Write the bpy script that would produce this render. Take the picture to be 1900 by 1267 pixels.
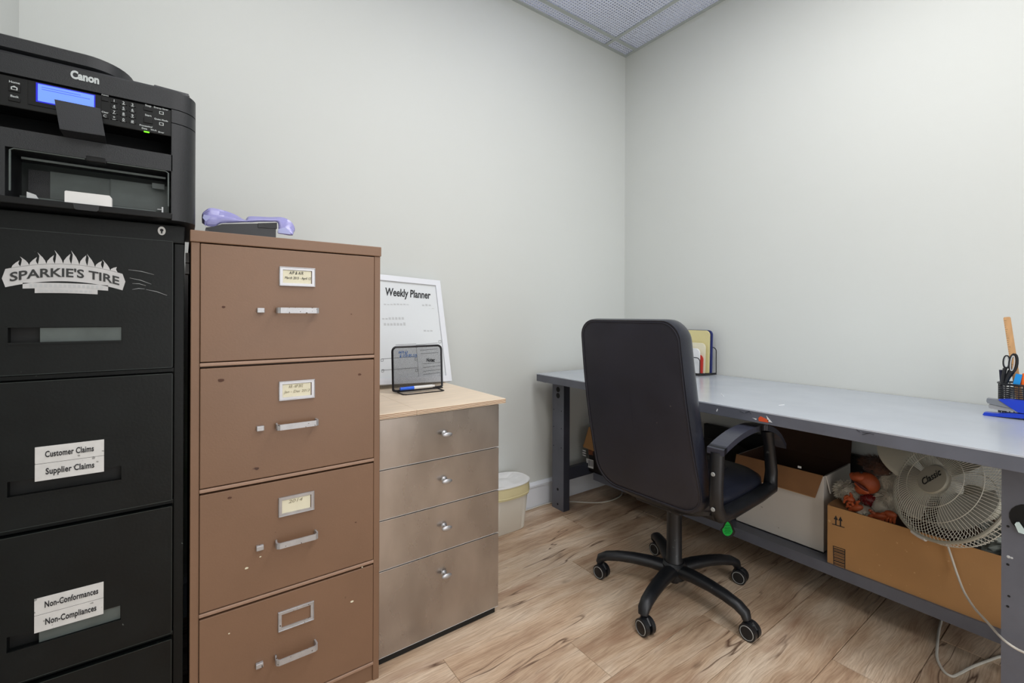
import bpy, bmesh, math, random
from mathutils import Vector, Matrix, noise
random.seed(7)
sc = bpy.context.scene
for o in list(bpy.data.objects): bpy.data.objects.remove(o)

# ------------------------------------------------------------------ camera, world, exposure, lights
# metres; origin = far floor corner; wall_left is the plane y=0, wall_right is x=0, room at x<0, y<0
FPX, PCY, YAW, ROLL = 842.57, 583.93, math.radians(54.025), math.radians(0.214)
CAM = Vector((-2.4596, -2.0724, 1.12))
FW = Vector((math.cos(YAW), math.sin(YAW), 0)); RT0 = Vector((math.sin(YAW), -math.cos(YAW), 0)); UP0 = Vector((0, 0, 1))
RT = RT0*math.cos(ROLL) + UP0*math.sin(ROLL); UP = -RT0*math.sin(ROLL) + UP0*math.cos(ROLL)
cd = bpy.data.cameras.new('camera'); cam = bpy.data.objects.new('camera', cd); sc.collection.objects.link(cam)
cd.sensor_width = 36; cd.lens = FPX/1900*36; cd.shift_y = -(633.5-PCY)/1900; cd.clip_start = 0.02
cam.matrix_world = Matrix(((RT.x, UP.x, -FW.x, CAM.x), (RT.y, UP.y, -FW.y, CAM.y), (RT.z, UP.z, -FW.z, CAM.z), (0, 0, 0, 1)))
sc.camera = cam
w = bpy.data.worlds.new('world'); sc.world = w; w.use_nodes = True
w.node_tree.nodes['Background'].inputs[0].default_value = (0.85, 0.93, 1.0, 1)
w.node_tree.nodes['Background'].inputs[1].default_value = 0.6
sc.view_settings.view_transform = 'Standard'; sc.view_settings.look = 'None'
sc.view_settings.gamma = 1; sc.view_settings.use_curve_mapping = False
sc.view_settings.exposure = -0.15

def area(name, loc, size, power, col=(1, 1, 1), rot=(0, 0, 0)):
    l = bpy.data.lights.new(name, 'AREA'); l.shape = 'RECTANGLE'; l.size, l.size_y = size; l.energy = power; l.color = col
    o = bpy.data.objects.new(name, l); o.location = loc; o.rotation_euler = rot; sc.collection.objects.link(o); return o
HC = 2.89
area('ceiling_lamp', (-1.13, -1.63, HC-.015), (.5, 1.1), 28, (1, .985, .985))
area('ceiling_lamp', (-2.10, -2.85, HC-.015), (.56, .56), 18, (1, .985, .985))
area('ceiling_lamp', (-2.35, -1.0, HC-.015), (.5, .5), 7, (1, .985, .985))
area('back_fill_light', (-1.6, -3.5, 1.25), (1.3, 2.2), 25, (1, .97, .96), (math.radians(90), 0, 0))  # added fill behind the camera, shining in through an unseen opening
area('plenum_tube', (-.95, -.75, 3.19), (1.5, .1), 12, (.74, .80, 1.0), (0, 0, math.radians(20)))

# ------------------------------------------------------------------ helpers
def P(px, py, ax, v):
    "point of the plane {axis ax = v} measured at photograph pixel (px,py)"
    d = RT*((px-950)/FPX) + UP*(-(py-PCY)/FPX) + FW
    return CAM + d*((v-CAM[ax])/d[ax])
def lin(c):
    return tuple(((x/255)/12.92 if x/255 <= .04045 else ((x/255+.055)/1.055)**2.4) for x in c) + (1,)

def mat(name, col, rough=.5, metal=0, var=0, vscale=6, stretch=(1, 1, 1), col2=None, bump=0, bscale=60, spec=.5,
        coat=0, alpha=1, trans=0, emit=None, estr=0, speck=None, sheen=0, speck_t=.74, speck_s=55):
    m = bpy.data.materials.new(name); m.use_nodes = True; nt = m.node_tree; N = nt.nodes; L = nt.links
    b = N['Principled BSDF']; c = lin(col)
    b.inputs['Base Color'].default_value = c; b.inputs['Roughness'].default_value = rough; b.inputs['Metallic'].default_value = metal
    b.inputs['Specular IOR Level'].default_value = spec; b.inputs['Coat Weight'].default_value = coat
    b.inputs['Alpha'].default_value = alpha; b.inputs['Transmission Weight'].default_value = trans
    b.inputs['Sheen Weight'].default_value = sheen
    if emit: b.inputs['Emission Color'].default_value = lin(emit); b.inputs['Emission Strength'].default_value = estr
    tc = N.new('ShaderNodeTexCoord'); mp = N.new('ShaderNodeMapping'); mp.inputs['Scale'].default_value = stretch
    L.new(tc.outputs['Object'], mp.inputs[0])
    last = None
    if var or col2:
        n = N.new('ShaderNodeTexNoise'); n.inputs['Scale'].default_value = vscale; n.inputs['Detail'].default_value = 6
        L.new(mp.outputs[0], n.inputs[0])
        r = N.new('ShaderNodeValToRGB'); c2 = lin(col2) if col2 else tuple(min(1, x*(1+var)) for x in c[:3])+(1,)
        c1 = c if col2 else tuple(x*(1-var) for x in c[:3])+(1,)
        r.color_ramp.elements[0].position = .32; r.color_ramp.elements[1].position = .68
        r.color_ramp.elements[0].color = c1; r.color_ramp.elements[1].color = c2
        L.new(n.outputs[0], r.inputs[0]); last = r.outputs[0]
        rr = N.new('ShaderNodeMapRange'); rr.inputs[3].default_value = max(0, rough-.06); rr.inputs[4].default_value = min(1, rough+.08)
        L.new(n.outputs[0], rr.inputs[0]); L.new(rr.outputs[0], b.inputs['Roughness'])
    if speck:
        n2 = N.new('ShaderNodeTexNoise'); n2.inputs['Scale'].default_value = speck_s; n2.inputs['Detail'].default_value = 2
        L.new(tc.outputs['Object'], n2.inputs[0])
        r2 = N.new('ShaderNodeValToRGB'); r2.color_ramp.elements[0].position = speck_t; r2.color_ramp.elements[1].position = speck_t+.03
        L.new(n2.outputs[0], r2.inputs[0])
        mx = N.new('ShaderNodeMixRGB'); L.new(r2.outputs[0], mx.inputs[0]); mx.inputs[2].default_value = lin(speck)
        if last: L.new(last, mx.inputs[1])
        else: mx.inputs[1].default_value = c
        last = mx.outputs[0]
    if last: L.new(last, b.inputs['Base Color'])
    if bump:
        n3 = N.new('ShaderNodeTexNoise'); n3.inputs['Scale'].default_value = bscale; n3.inputs['Detail'].default_value = 4
        L.new(mp.outputs[0], n3.inputs[0]); bp = N.new('ShaderNodeBump'); bp.inputs['Strength'].default_value = bump
        bp.inputs['Distance'].default_value = .002; L.new(n3.outputs[0], bp.inputs['Height']); L.new(bp.outputs[0], b.inputs['Normal'])
    return m

WINV = {}
def reg(o, mw): WINV[o.name] = mw.inverted()
class B:
    "collects shapes in world coordinates; done() links them as one mesh object"
    def __init__(s, T=None): s.bm = bmesh.new(); s.T = T
    def _t(s, vs):
        if s.T:
            for v in vs: v.co = s.T(v.co)
    def _new(s, co, faces):
        vs = [s.bm.verts.new(Vector(c)) for c in co]
        fs = []
        for f in faces:
            try: fs.append(s.bm.faces.new([vs[i] for i in f]))
            except ValueError: pass
        return vs, fs
    def box(s, x0, x1, y0, y1, z0, z1, bev=0, seg=2):
        co = [(x, y, z) for x in (x0, x1) for y in (y0, y1) for z in (z0, z1)]
        vs, fs = s._new(co, [(0, 1, 3, 2), (4, 6, 7, 5), (0, 4, 5, 1), (2, 3, 7, 6), (0, 2, 6, 4), (1, 5, 7, 3)])
        if bev:
            es = list({e for f in fs for e in f.edges})
            r = bmesh.ops.bevel(s.bm, geom=es, offset=bev, segments=seg, profile=.5, affect='EDGES')
            vs = list({v for f in s.bm.faces if f.is_valid for v in f.verts} & (set(r['verts']) | {v for v in vs if v.is_valid}))
        s._t(vs); return s
    def hexa(s, co):   # eight corners: 4 lower ring, 4 upper ring
        vs, fs = s._new(co, [(3, 2, 1, 0), (4, 5, 6, 7), (0, 1, 5, 4), (1, 2, 6, 5), (2, 3, 7, 6), (3, 0, 4, 7)]); s._t(vs); return s
    def prism(s, pts, off):
        n = len(pts); off = Vector(off); co = [Vector(p) for p in pts]+[Vector(p)+off for p in pts]
        vs, fs = s._new(co, [tuple(range(n))[::-1], tuple(range(n, 2*n))]+[(i, (i+1) % n, n+(i+1) % n, n+i) for i in range(n)])
        s._t(vs); return s
    def rings(s, rings, cap0=True, cap1=True, closed=False):
        n = len(rings[0]); co = [p for r in rings for p in r]; F = []
        m = len(rings)
        for k in range(m if closed else m-1):
            a = k*n; b = ((k+1) % m)*n
            for i in range(n): F.append((a+i, a+(i+1) % n, b+(i+1) % n, b+i))
        if cap0 and not closed: F.append(tuple(range(n))[::-1])
        if cap1 and not closed: F.append(tuple(range((m-1)*n, m*n)))
        vs, fs = s._new(co, F); s._t(vs); return s
    def tube(s, pts, r, n=8, closed=False, flat=None, up=None):
        pts = [Vector(p) for p in pts]; R = []; m = len(pts); rr = r if isinstance(r, (list, tuple)) else [r]*m
        prev = None
        for i, p in enumerate(pts):
            a = pts[(i-1) % m] if (closed or i > 0) else p; c = pts[(i+1) % m] if (closed or i < m-1) else p
            t = (c-a).normalized()
            if prev is None:
                u = Vector(up) if up else (Vector((0, 0, 1)) if abs(t.z) < .9 else Vector((1, 0, 0)))
            else: u = prev
            u = (u-t*u.dot(t)).normalized(); prev = u; v = t.cross(u)
            fl = flat or 1
            R.append([p+(u*math.cos(2*math.pi*k/n)*fl+v*math.sin(2*math.pi*k/n))*rr[i] for k in range(n)])
        return s.rings(R, closed=closed)
    def cyl(s, a, b, r, r2=None, n=20): return s.tube([a, b], [r, r if r2 is None else r2], n)
    def lathe(s, prof, c, ax=(0, 0, 1), n=32, cap0=True, cap1=True):
        ax = Vector(ax).normalized(); u = ax.orthogonal().normalized(); v = ax.cross(u); c = Vector(c)
        R = [[c+ax*h+(u*math.cos(2*math.pi*k/n)+v*math.sin(2*math.pi*k/n))*max(r, 1e-4) for k in range(n)] for r, h in prof]
        return s.rings(R, cap0, cap1)
    def ball(s, c, r, ax=None, sub=3, jit=0):
        r = r if isinstance(r, (tuple, list)) else (r, r, r)
        q = bmesh.ops.create_icosphere(s.bm, subdivisions=sub, radius=1)
        for v in q['verts']:
            k = 1+jit*noise.noise(v.co*3+Vector(c)*9)
            p = Vector((v.co.x*r[0], v.co.y*r[1], v.co.z*r[2]))*k
            if ax: p = ax @ p
            v.co = Vector(c)+p
        s._t(q['verts']); return s
    def quadstrip(s, a, b, th):     # thin slab between two polylines a,b, thickness vector th
        for i in range(len(a)-1):
            co = [Vector(a[i]), Vector(a[i+1]), Vector(b[i+1]), Vector(b[i])]
            s.hexa(co+[c+Vector(th) for c in co])
        return s
    def done(s, name, m, parent=None, smooth=False, label=None, kind=None, ang=40):
        bmesh.ops.recalc_face_normals(s.bm, faces=s.bm.faces)
        if parent is not None and parent.name in WINV: s.bm.transform(WINV[parent.name])
        me = bpy.data.meshes.new(name); s.bm.to_mesh(me); s.bm.free()
        if m: me.materials.append(m)
        if smooth:
            me.polygons.foreach_set('use_smooth', [True]*len(me.polygons))
            me.set_sharp_from_angle(angle=math.radians(ang))
        o = bpy.data.objects.new(name, me); sc.collection.objects.link(o)
        if parent is not None:
            o.parent = parent
            WINV[o.name] = WINV.get(parent.name, Matrix())
        if label: o['label'] = label
        if kind: o['kind'] = kind
        return o
def thing(name, label, cat, loc=(0, 0, 0), rotz=0, group=None):
    o = bpy.data.objects.new(name, None); sc.collection.objects.link(o); o.empty_display_size = .05
    o.location = loc; o.rotation_euler = (0, 0, rotz); o['label'] = label; o['category'] = cat
    if group: o['group'] = group
    WINV[o.name] = (Matrix.Translation(Vector(loc)) @ Matrix.Rotation(rotz, 4, 'Z')).inverted()
    return o
def tag(o, label, cat, group=None):
    o['label'] = label; o['category'] = cat
    if group: o['group'] = group
    return o
def struct(o): o['kind'] = 'structure'; return o

def text(s, h, m, parent, at, right, up, name='lettering', off=0, shear=0, w=None, align='LEFT', lift=.0006, hs=1, label=None, warp=None, spacing=1):
    "flat lettering as a mesh: cap height about 0.7*h, at = baseline point"
    cu = bpy.data.curves.new('t', 'FONT'); cu.body = s; cu.size = h; cu.offset = off; cu.shear = shear; cu.align_x = align
    cu.resolution_u = 3; cu.extrude = .0002; cu.space_character = spacing
    to = bpy.data.objects.new('t', cu); sc.collection.objects.link(to)
    dg = bpy.context.evaluated_depsgraph_get(); me = bpy.data.meshes.new_from_object(to.evaluated_get(dg)); me.name = name
    bpy.data.objects.remove(to)
    xs = [v.co.x for v in me.vertices]; k = 1
    if w and xs: k = w/(max(xs)-min(xs))
    R = Vector(right).normalized(); U = Vector(up).normalized(); Nn = R.cross(U); at = Vector(at)
    Wi = WINV.get(parent.name, Matrix()) if parent else Matrix()
    for v in me.vertices:
        x, y, z = v.co.x*k, v.co.y*hs, v.co.z
        if warp: x, y = warp(x, y)
        v.co = Wi @ (at+R*x+U*y+Nn*(z+lift))
    me.materials.clear(); me.materials.append(m)
    o = bpy.data.objects.new(name, me); sc.collection.objects.link(o); o.parent = parent; WINV[o.name] = Wi
    if label: o['label'] = label
    return o
XR = (1, 0, 0); ZU = (0, 0, 1)
def smoothc(pts, n=5):
    out = []
    for i in range(len(pts)-1):
        p0, p1, p2, p3 = pts[max(0, i-1)], pts[i], pts[i+1], pts[min(len(pts)-1, i+2)]
        for k in range(n):
            t = k/n; out.append(.5*((2*p1)+(p2-p0)*t+(2*p0-5*p1+4*p2-p3)*t*t+(3*p1-p0-3*p2+p3)*t**3))
    return out+[pts[-1]]

# ------------------------------------------------------------------ materials
M = {}
M['wall'] = mat('wall_paint', (207, 210, 206), .55, bump=.05, bscale=180, var=.012, vscale=1.5)
M['wallcap'] = mat('wall_backing', (190, 190, 186), .8)
M['base'] = mat('baseboard_paint', (222, 226, 232), .4)
M['tbar'] = mat('ceiling_bar_metal', (176, 182, 180), .45)
M['deck'] = mat('plenum_paint', (176, 184, 224), .8, var=.1, vscale=2)
M['louvre'] = mat('ceiling_louvre_metal', (218, 222, 236), .4, metal=.1)
M['duct'] = mat('plenum_duct', (52, 54, 74), .6)
M['black'] = mat('black_enamel', (11, 15, 15), .42, var=.25, vscale=14, bump=.12, bscale=160, speck=(96, 104, 100), speck_t=.76, speck_s=90, spec=.28)
M['blackgap'] = mat('recess_shade', (8, 10, 10), .6)  # near-black that paints shade into recesses and gaps
M['brown'] = mat('brown_enamel', (128, 98, 76), .42, var=.05, vscale=5, bump=.1, bscale=200, speck=(66, 38, 26), speck_t=.77, speck_s=30)
M['brownedge'] = mat('brown_enamel_lip', (158, 128, 108), .42, var=.05, vscale=30)
M['alu'] = mat('brushed_aluminium', (178, 178, 180), .34, metal=.75, var=.08, vscale=40, bump=.1, bscale=120)
M['worn'] = mat('worn_plated_metal', (182, 182, 184), .4, metal=.5, var=.08, vscale=60, speck=(90, 80, 74), speck_t=.64, speck_s=120)
M['card'] = mat('cream_card', (226, 221, 196), .8, var=.03, vscale=40)
M['white'] = mat('white_sticker', (214, 214, 212), .5, var=.05, vscale=50, speck=(150, 150, 148), speck_t=.66, speck_s=70)
M['ink'] = mat('black_ink', (28, 28, 32), .6)
M['inkb'] = mat('blue_ink', (28, 110, 190), .6)
M['inkgrey'] = mat('faded_pencil', (150, 142, 118), .7)
M['logo'] = mat('pale_grey_decal', (196, 196, 196), .5, var=.08, vscale=30)
M['logoink'] = mat('decal_dark', (44, 46, 46), .5)
M['steel'] = mat('brushed_steel', (172, 164, 157), .27, metal=.85, var=.16, vscale=3.4, stretch=(2, 2, 1), bump=.06, bscale=90)
M['ply'] = mat('plywood_face', (228, 210, 186), .55, var=.06, vscale=8, stretch=(1, 8, 1), bump=.1)
M['printer'] = mat('printer_plastic', (26, 28, 31), .42, bump=.25, bscale=700, spec=.5)
M['printer2'] = mat('printer_dark_plastic', (9, 10, 11), .4, spec=.3)
M['panelglass'] = mat('panel_gloss', (10, 11, 12), .3, spec=.35)
M['smoke'] = mat('smoky_plastic', (40, 48, 46), .3, var=.2, vscale=12)
M['smoke2'] = mat('smoky_plastic_light', (84, 92, 90), .35, var=.12, vscale=25)
M['lcd'] = mat('lcd_screen', (60, 90, 200), .3, emit=(122, 162, 248), estr=.9)
M['lcdedge'] = mat('lcd_border', (20, 20, 160), .3, emit=(28, 30, 215), estr=.6)
M['led'] = mat('green_led', (90, 230, 20), .3, emit=(120, 240, 20), estr=1.2)
M['label'] = mat('panel_print', (190, 196, 196), .5)
M['lilac'] = mat('lilac_plastic', (170, 168, 226), .25, trans=.2, var=.06, vscale=20)
M['lilacl'] = mat('pale_lilac_plastic', (190, 196, 244), .25, trans=.3)
M['blackpl'] = mat('black_plastic', (26, 28, 32), .35)
M['greypl'] = mat('grey_plastic', (120, 124, 130), .4)
M['whitepl'] = mat('white_plastic', (222, 222, 220), .4)
M['bin'] = mat('bin_plastic', (222, 219, 208), .35, spec=.5)
M['bag'] = mat('bin_liner', (226, 222, 200), .3, alpha=.8, bump=.6, bscale=30)
M['bagy'] = mat('bin_liner_fold', (214, 204, 160), .35, bump=.6, bscale=30)
M['frame'] = mat('white_frame', (222, 225, 230), .35)
M['board'] = mat('whiteboard_face', (216, 220, 222), .25)
M['line'] = mat('printed_grey_line', (120, 122, 124), .6)
M['smudge'] = mat('faded_marker', (186, 189, 190), .5)
M['wire'] = mat('black_wire', (22, 22, 28), .35, metal=.2)
M['blue'] = mat('blue_plastic', (18, 58, 190), .3)
M['bluel'] = mat('light_blue_plastic', (20, 140, 215), .35)
M['bluem'] = mat('marker_blue', (30, 98, 225), .3)
M['orange'] = mat('orange_plastic', (240, 100, 20), .35)
M['chair'] = mat('chair_back_vinyl', (36, 37, 48), .5, var=.12, vscale=9, bump=.12, bscale=240, speck=(92, 88, 84), speck_t=.79, speck_s=34)
M['leather'] = mat('chair_seat_leather', (32, 35, 46), .3, bump=.2, bscale=200, var=.15, vscale=6)
M['chairpl'] = mat('chair_plastic', (20, 22, 26), .38, bump=.15, bscale=240, var=.2, vscale=30, speck=(70, 74, 74), speck_t=.72, speck_s=60)
M['armtop'] = mat('chair_arm_plastic', (52, 54, 66), .3, bump=.15, bscale=260, spec=.7)
M['rim'] = mat('caster_ring', (150, 152, 150), .4)
M['green'] = mat('green_tag', (20, 200, 80), .5, emit=(0, 190, 70), estr=0)
M['greenink'] = mat('dark_green_ink', (10, 90, 40), .6)
M['desktop'] = mat('desk_laminate', (172, 178, 186), .22, var=.03, vscale=4, speck=(205, 208, 212), speck_t=.78, speck_s=20, spec=.5)
M['deskmetal'] = mat('desk_grey_enamel', (95, 98, 108), .4, var=.08, vscale=12, bump=.08, bscale=160)
M['deskdark'] = mat('desk_dark_enamel', (52, 55, 66), .45, var=.08, vscale=12)
M['hole'] = mat('hole_black', (6, 6, 7), .8)
M['red'] = mat('red_paint', (212, 84, 44), .5)
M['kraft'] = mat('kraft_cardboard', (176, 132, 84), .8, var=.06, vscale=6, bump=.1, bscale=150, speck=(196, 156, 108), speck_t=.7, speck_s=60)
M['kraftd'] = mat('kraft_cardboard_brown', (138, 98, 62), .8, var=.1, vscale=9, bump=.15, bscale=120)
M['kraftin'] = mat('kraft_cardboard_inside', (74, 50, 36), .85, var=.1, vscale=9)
M['whitebox'] = mat('white_cardboard', (208, 203, 196), .7, var=.02, vscale=9, speck=(160, 154, 146), speck_t=.74, speck_s=40)
M['blackbox'] = mat('black_print_card', (24, 22, 22), .4, col2=(30, 26, 24), vscale=20)
M['manila'] = mat('manila_folder', (214, 204, 150), .7, var=.04, vscale=10)
M['paper'] = mat('paper', (226, 228, 230), .8)
M['navy'] = mat('navy_folder', (40, 50, 110), .5)
M['redp'] = mat('red_folder_edge', (200, 60, 50), .6)
M['wood'] = mat('ruler_wood', (196, 152, 104), .6, var=.08, vscale=30, stretch=(6, 6, 1))
M['fan'] = mat('fan_offwhite_plastic', (182, 180, 166), .4, var=.04, vscale=8)
M['fanw'] = mat('fan_grille_wire', (222, 220, 208), .4)
M['fandark'] = mat('fan_motor', (60, 60, 56), .6)
M['blade'] = mat('fan_blade_plastic', (176, 176, 168), .4, var=.03)
M['skin'] = mat('orange_rubber_face', (178, 84, 44), .5, var=.2, vscale=14, bump=.4, bscale=60)
M['skind'] = mat('dark_mouth', (84, 22, 14), .6)
M['fur'] = mat('grey_white_fur', (196, 188, 172), .8, var=.2, vscale=30, sheen=.3)
M['hair'] = mat('dark_brown_fur', (84, 54, 40), .8, var=.3, vscale=30, sheen=.2)
M['redsq'] = mat('red_sequin_cloth', (120, 22, 24), .35, var=.5, vscale=60, speck=(220, 150, 150), speck_t=.68, speck_s=110)
M['cord'] = mat('white_cord', (206, 202, 192), .45)
M['crumple'] = mat('crumpled_grey_plastic', (150, 156, 150), .35, var=.25, vscale=25, bump=.8, bscale=25)
M['darkbag'] = mat('dark_olive_cloth', (46, 42, 36), .8, var=.3, vscale=10, bump=.4, bscale=30)
M['tan'] = mat('tan_cloth', (120, 108, 84), .8)
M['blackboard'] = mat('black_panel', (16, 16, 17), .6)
M['greybag'] = mat('grey_bag', (150, 150, 154), .5, bump=.5, bscale=20)
M['glow'] = mat('lamp_diffuser', (240, 240, 240), .5)

def plank_mat():
    m = bpy.data.materials.new('vinyl_plank'); m.use_nodes = True; nt = m.node_tree; N = nt.nodes; L = nt.links; b = N['Principled BSDF']
    tc = N.new('ShaderNodeTexCoord'); oi = N.new('ShaderNodeObjectInfo')
    # every plank shows another stretch of the print
    ml = N.new('ShaderNodeMath'); ml.operation = 'MULTIPLY'; ml.inputs[1].default_value = 37.3; L.new(oi.outputs['Random'], ml.inputs[0])
    cb = N.new('ShaderNodeCombineXYZ'); L.new(ml.outputs[0], cb.inputs[0]); L.new(ml.outputs[0], cb.inputs[2])
    ad = N.new('ShaderNodeVectorMath'); ad.operation = 'ADD'; L.new(tc.outputs['Object'], ad.inputs[0]); L.new(cb.outputs[0], ad.inputs[1])
    # slight waviness so the grain swirls
    wn = N.new('ShaderNodeTexNoise'); wn.inputs['Scale'].default_value = 3.0; wn.inputs['Detail'].default_value = 2
    mw = N.new('ShaderNodeMapping'); mw.inputs['Scale'].default_value = (1, 2.2, 1); L.new(ad.outputs[0], mw.inputs[0]); L.new(mw.outputs[0], wn.inputs[0])
    sb = N.new('ShaderNodeVectorMath'); sb.operation = 'MULTIPLY_ADD'; L.new(wn.outputs[1], sb.inputs[0]); sb.inputs[1].default_value = (.0, .07, 0); L.new(ad.outputs[0], sb.inputs[2])
    def noi(sx, sy, scale, det, rough=.55):
        mp = N.new('ShaderNodeMapping'); mp.inputs['Scale'].default_value = (sx, sy, 1); L.new(sb.outputs[0], mp.inputs[0])
        n = N.new('ShaderNodeTexNoise'); n.inputs['Scale'].default_value = scale; n.inputs['Detail'].default_value = det; n.inputs['Roughness'].default_value = rough
        L.new(mp.outputs[0], n.inputs[0]); return n.outputs[0]
    def ramp(src, stops):
        r = N.new('ShaderNodeValToRGB'); e = r.color_ramp.elements
        e[0].position, e[0].color = stops[0]; e[1].position, e[1].color = stops[-1]
        for p, c in stops[1:-1]:
            x = e.new(p); x.color = c
        L.new(src, r.inputs[0]); return r.outputs[0]
    def mix(f, a, bb, mode='MIX', fac=None):
        x = N.new('ShaderNodeMixRGB'); x.blend_type = mode
        if f is not None: L.new(f, x.inputs[0])
        else: x.inputs[0].default_value = fac
        for i, q in ((1, a), (2, bb)):
            if isinstance(q, tuple): x.inputs[i].default_value = q
            else: L.new(q, x.inputs[i])
        return x.outputs[0]
    K = (0, 0, 0, 1); W1 = (1, 1, 1, 1)
    base = ramp(noi(1, 5, 2.2, 5), [(.28, lin((166, 134, 108))), (.46, lin((205, 178, 150))), (.68, lin((228, 208, 184)))])
    fine = ramp(noi(2, 46, 5, 6, .7), [(.3, lin((176, 160, 148))), (.6, W1)])
    c = mix(None, base, fine, 'MULTIPLY', .7)
    blotch = ramp(noi(1, 3.2, 2.6, 4), [(.54, K), (.72, (.75, .75, .75, 1))])
    c = mix(blotch, c, lin((154, 116, 90)))
    # dark cracks running with the grain: a thin band of a stretched noise
    cr = ramp(noi(1, 13, 1.15, 2.5, .45), [(.489, K), (.5, W1), (.511, K)])
    crm = ramp(noi(1, 2, 2.4, 3), [(.42, K), (.54, W1)])
    crk = N.new('ShaderNodeMath'); crk.operation = 'MULTIPLY'; L.new(cr, crk.inputs[0]); L.new(crm, crk.inputs[1])
    ck2 = N.new('ShaderNodeMath'); ck2.operation = 'MULTIPLY'; ck2.inputs[1].default_value = .92; L.new(crk.outputs[0], ck2.inputs[0])
    c = mix(ck2.outputs[0], c, lin((84, 56, 40)))
    # knots
    mp = N.new('ShaderNodeMapping'); mp.inputs['Scale'].default_value = (1, 2.4, 1); L.new(sb.outputs[0], mp.inputs[0])
    vo = N.new('ShaderNodeTexVoronoi'); vo.inputs['Scale'].default_value = 3.1; L.new(mp.outputs[0], vo.inputs[0])
    kn = ramp(vo.outputs['Distance'], [(.02, W1), (.11, K)])
    kn2 = N.new('ShaderNodeMath'); kn2.operation = 'MULTIPLY'; L.new(kn, kn2.inputs[0]); L.new(noi(9, 16, 3, 3), kn2.inputs[1])
    c = mix(kn2.outputs[0], c, lin((70, 44, 32)))
    # tone from plank to plank
    tn = N.new('ShaderNodeMapRange'); tn.inputs[3].default_value = .88; tn.inputs[4].default_value = 1.08; L.new(oi.outputs['Random'], tn.inputs[0])
    sc_ = N.new('ShaderNodeVectorMath'); sc_.operation = 'SCALE'; L.new(c, sc_.inputs[0]); L.new(tn.outputs[0], sc_.inputs['Scale'])
    L.new(sc_.outputs[0], b.inputs['Base Color']); b.inputs['Roughness'].default_value = .42
    bp = N.new('ShaderNodeBump'); bp.inputs['Strength'].default_value = .25; bp.inputs['Distance'].default_value = .001
    L.new(noi(2, 46, 5, 6, .7), bp.inputs['Height']); L.new(bp.outputs[0], b.inputs['Normal'])
    return m
M['plank'] = plank_mat()

# ------------------------------------------------------------------ room shell
XW, YB = -2.879, -3.35
fl = struct(B().box(XW-.12, .12, YB-.9, .12, -.10, -.008).done('floor', M['kraftin']))
rows = 19; pw = .185; pl = 1.22
for r in range(rows):
    y1 = -.008-r*pw; y0 = y1-pw
    if y0 < YB-.3: break
    offs = [.0, .74, .33, 1.02, .55, .16, .88][r % 7]
    x = -offs
    while True:
        xa, xb = max(x-pl, XW+.004), min(x, -.004)
        if xb-xa > .03:
            g = .0005
            b = B()
            b.hexa([(xa+g, y0+g, -.008), (xb-g, y0+g, -.008), (xb-g, y1-g, -.008), (xa+g, y1-g, -.008),
                    (xa+g, y0+g, -.0008), (xb-g, y0+g, -.0008), (xb-g, y1-g, -.0008), (xa+g, y1-g, -.0008)])
            t = .0016
            b.hexa([(xa+g, y0+g, -.0008), (xb-g, y0+g, -.0008), (xb-g, y1-g, -.0008), (xa+g, y1-g, -.0008),
                    (xa+g+t, y0+g+t, 0), (xb-g-t, y0+g+t, 0), (xb-g-t, y1-g-t, 0), (xa+g+t, y1-g-t, 0)])
            b.done('floor_plank', M['plank'], fl)
        x -= pl
        if x <= XW: break
    if offs > 0:
        xa, xb = -offs, -.004
        if xb-xa > .03:
            g = .0005; t = .0016; b = B()
            b.hexa([(xa+g, y0+g, -.008), (xb-g, y0+g, -.008), (xb-g, y1-g, -.008), (xa+g, y1-g, -.008),
                    (xa+g+t, y0+g+t, 0), (xb-g-t, y0+g+t, 0), (xb-g-t, y1-g-t, 0), (xa+g+t, y1-g-t, 0)])
            b.done('floor_plank', M['plank'], fl)
struct(B().box(XW-.12, .12, 0, .12, -.008, 3.35).done('wall_left', M['wall']))
struct(B().box(0, .12, YB, 0, -.008, 3.35).done('wall_right', M['wall']))
struct(B().box(XW-.12, XW, YB, 0, -.008, 3.35).done('wall_west', M['wall']))
wb = B(); wb.box(XW-.12, -2.3, YB-.12, YB, -.008, 3.35); wb.box(-.9, .12, YB-.12, YB, -.008, 3.35); wb.box(-2.3, -.9, YB-.12, YB, 2.5, 3.35)
struct(wb.done('wall_back', M['wall']))
# baseboards with a stepped cap moulding
for nm, ax in (('baseboard_left', 0), ('baseboard_right', 1), ('baseboard_west', 2)):
    if ax == 0:
        b = B().box(XW+.016, -.016, -.012, 0, 0, .118); c = B()
        c.prism([(XW+.016, 0, .118), (XW+.016, -.016, .118), (XW+.016, -.016, .128), (XW+.016, -.006, .143), (XW+.016, 0, .143)], (-.016-XW-.016, 0, 0))
    elif ax == 1:
        b = B().box(-.012, 0, YB, -.0, 0, .118); c = B()
        c.prism([(0, YB, .118), (-.016, YB, .118), (-.016, YB, .128), (-.006, YB, .143), (0, YB, .143)], (0, -YB, 0))
    else:
        b = B().box(XW, XW+.012, YB, 0, 0, .118); c = B()
        c.prism([(XW, YB, .118), (XW+.016, YB, .118), (XW+.016, YB, .128), (XW+.006, YB, .143), (XW, YB, .143)], (0, -YB, 0))
    o = struct(b.done(nm, M['base'])); c.done('cap_moulding', M['base'], o)

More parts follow.
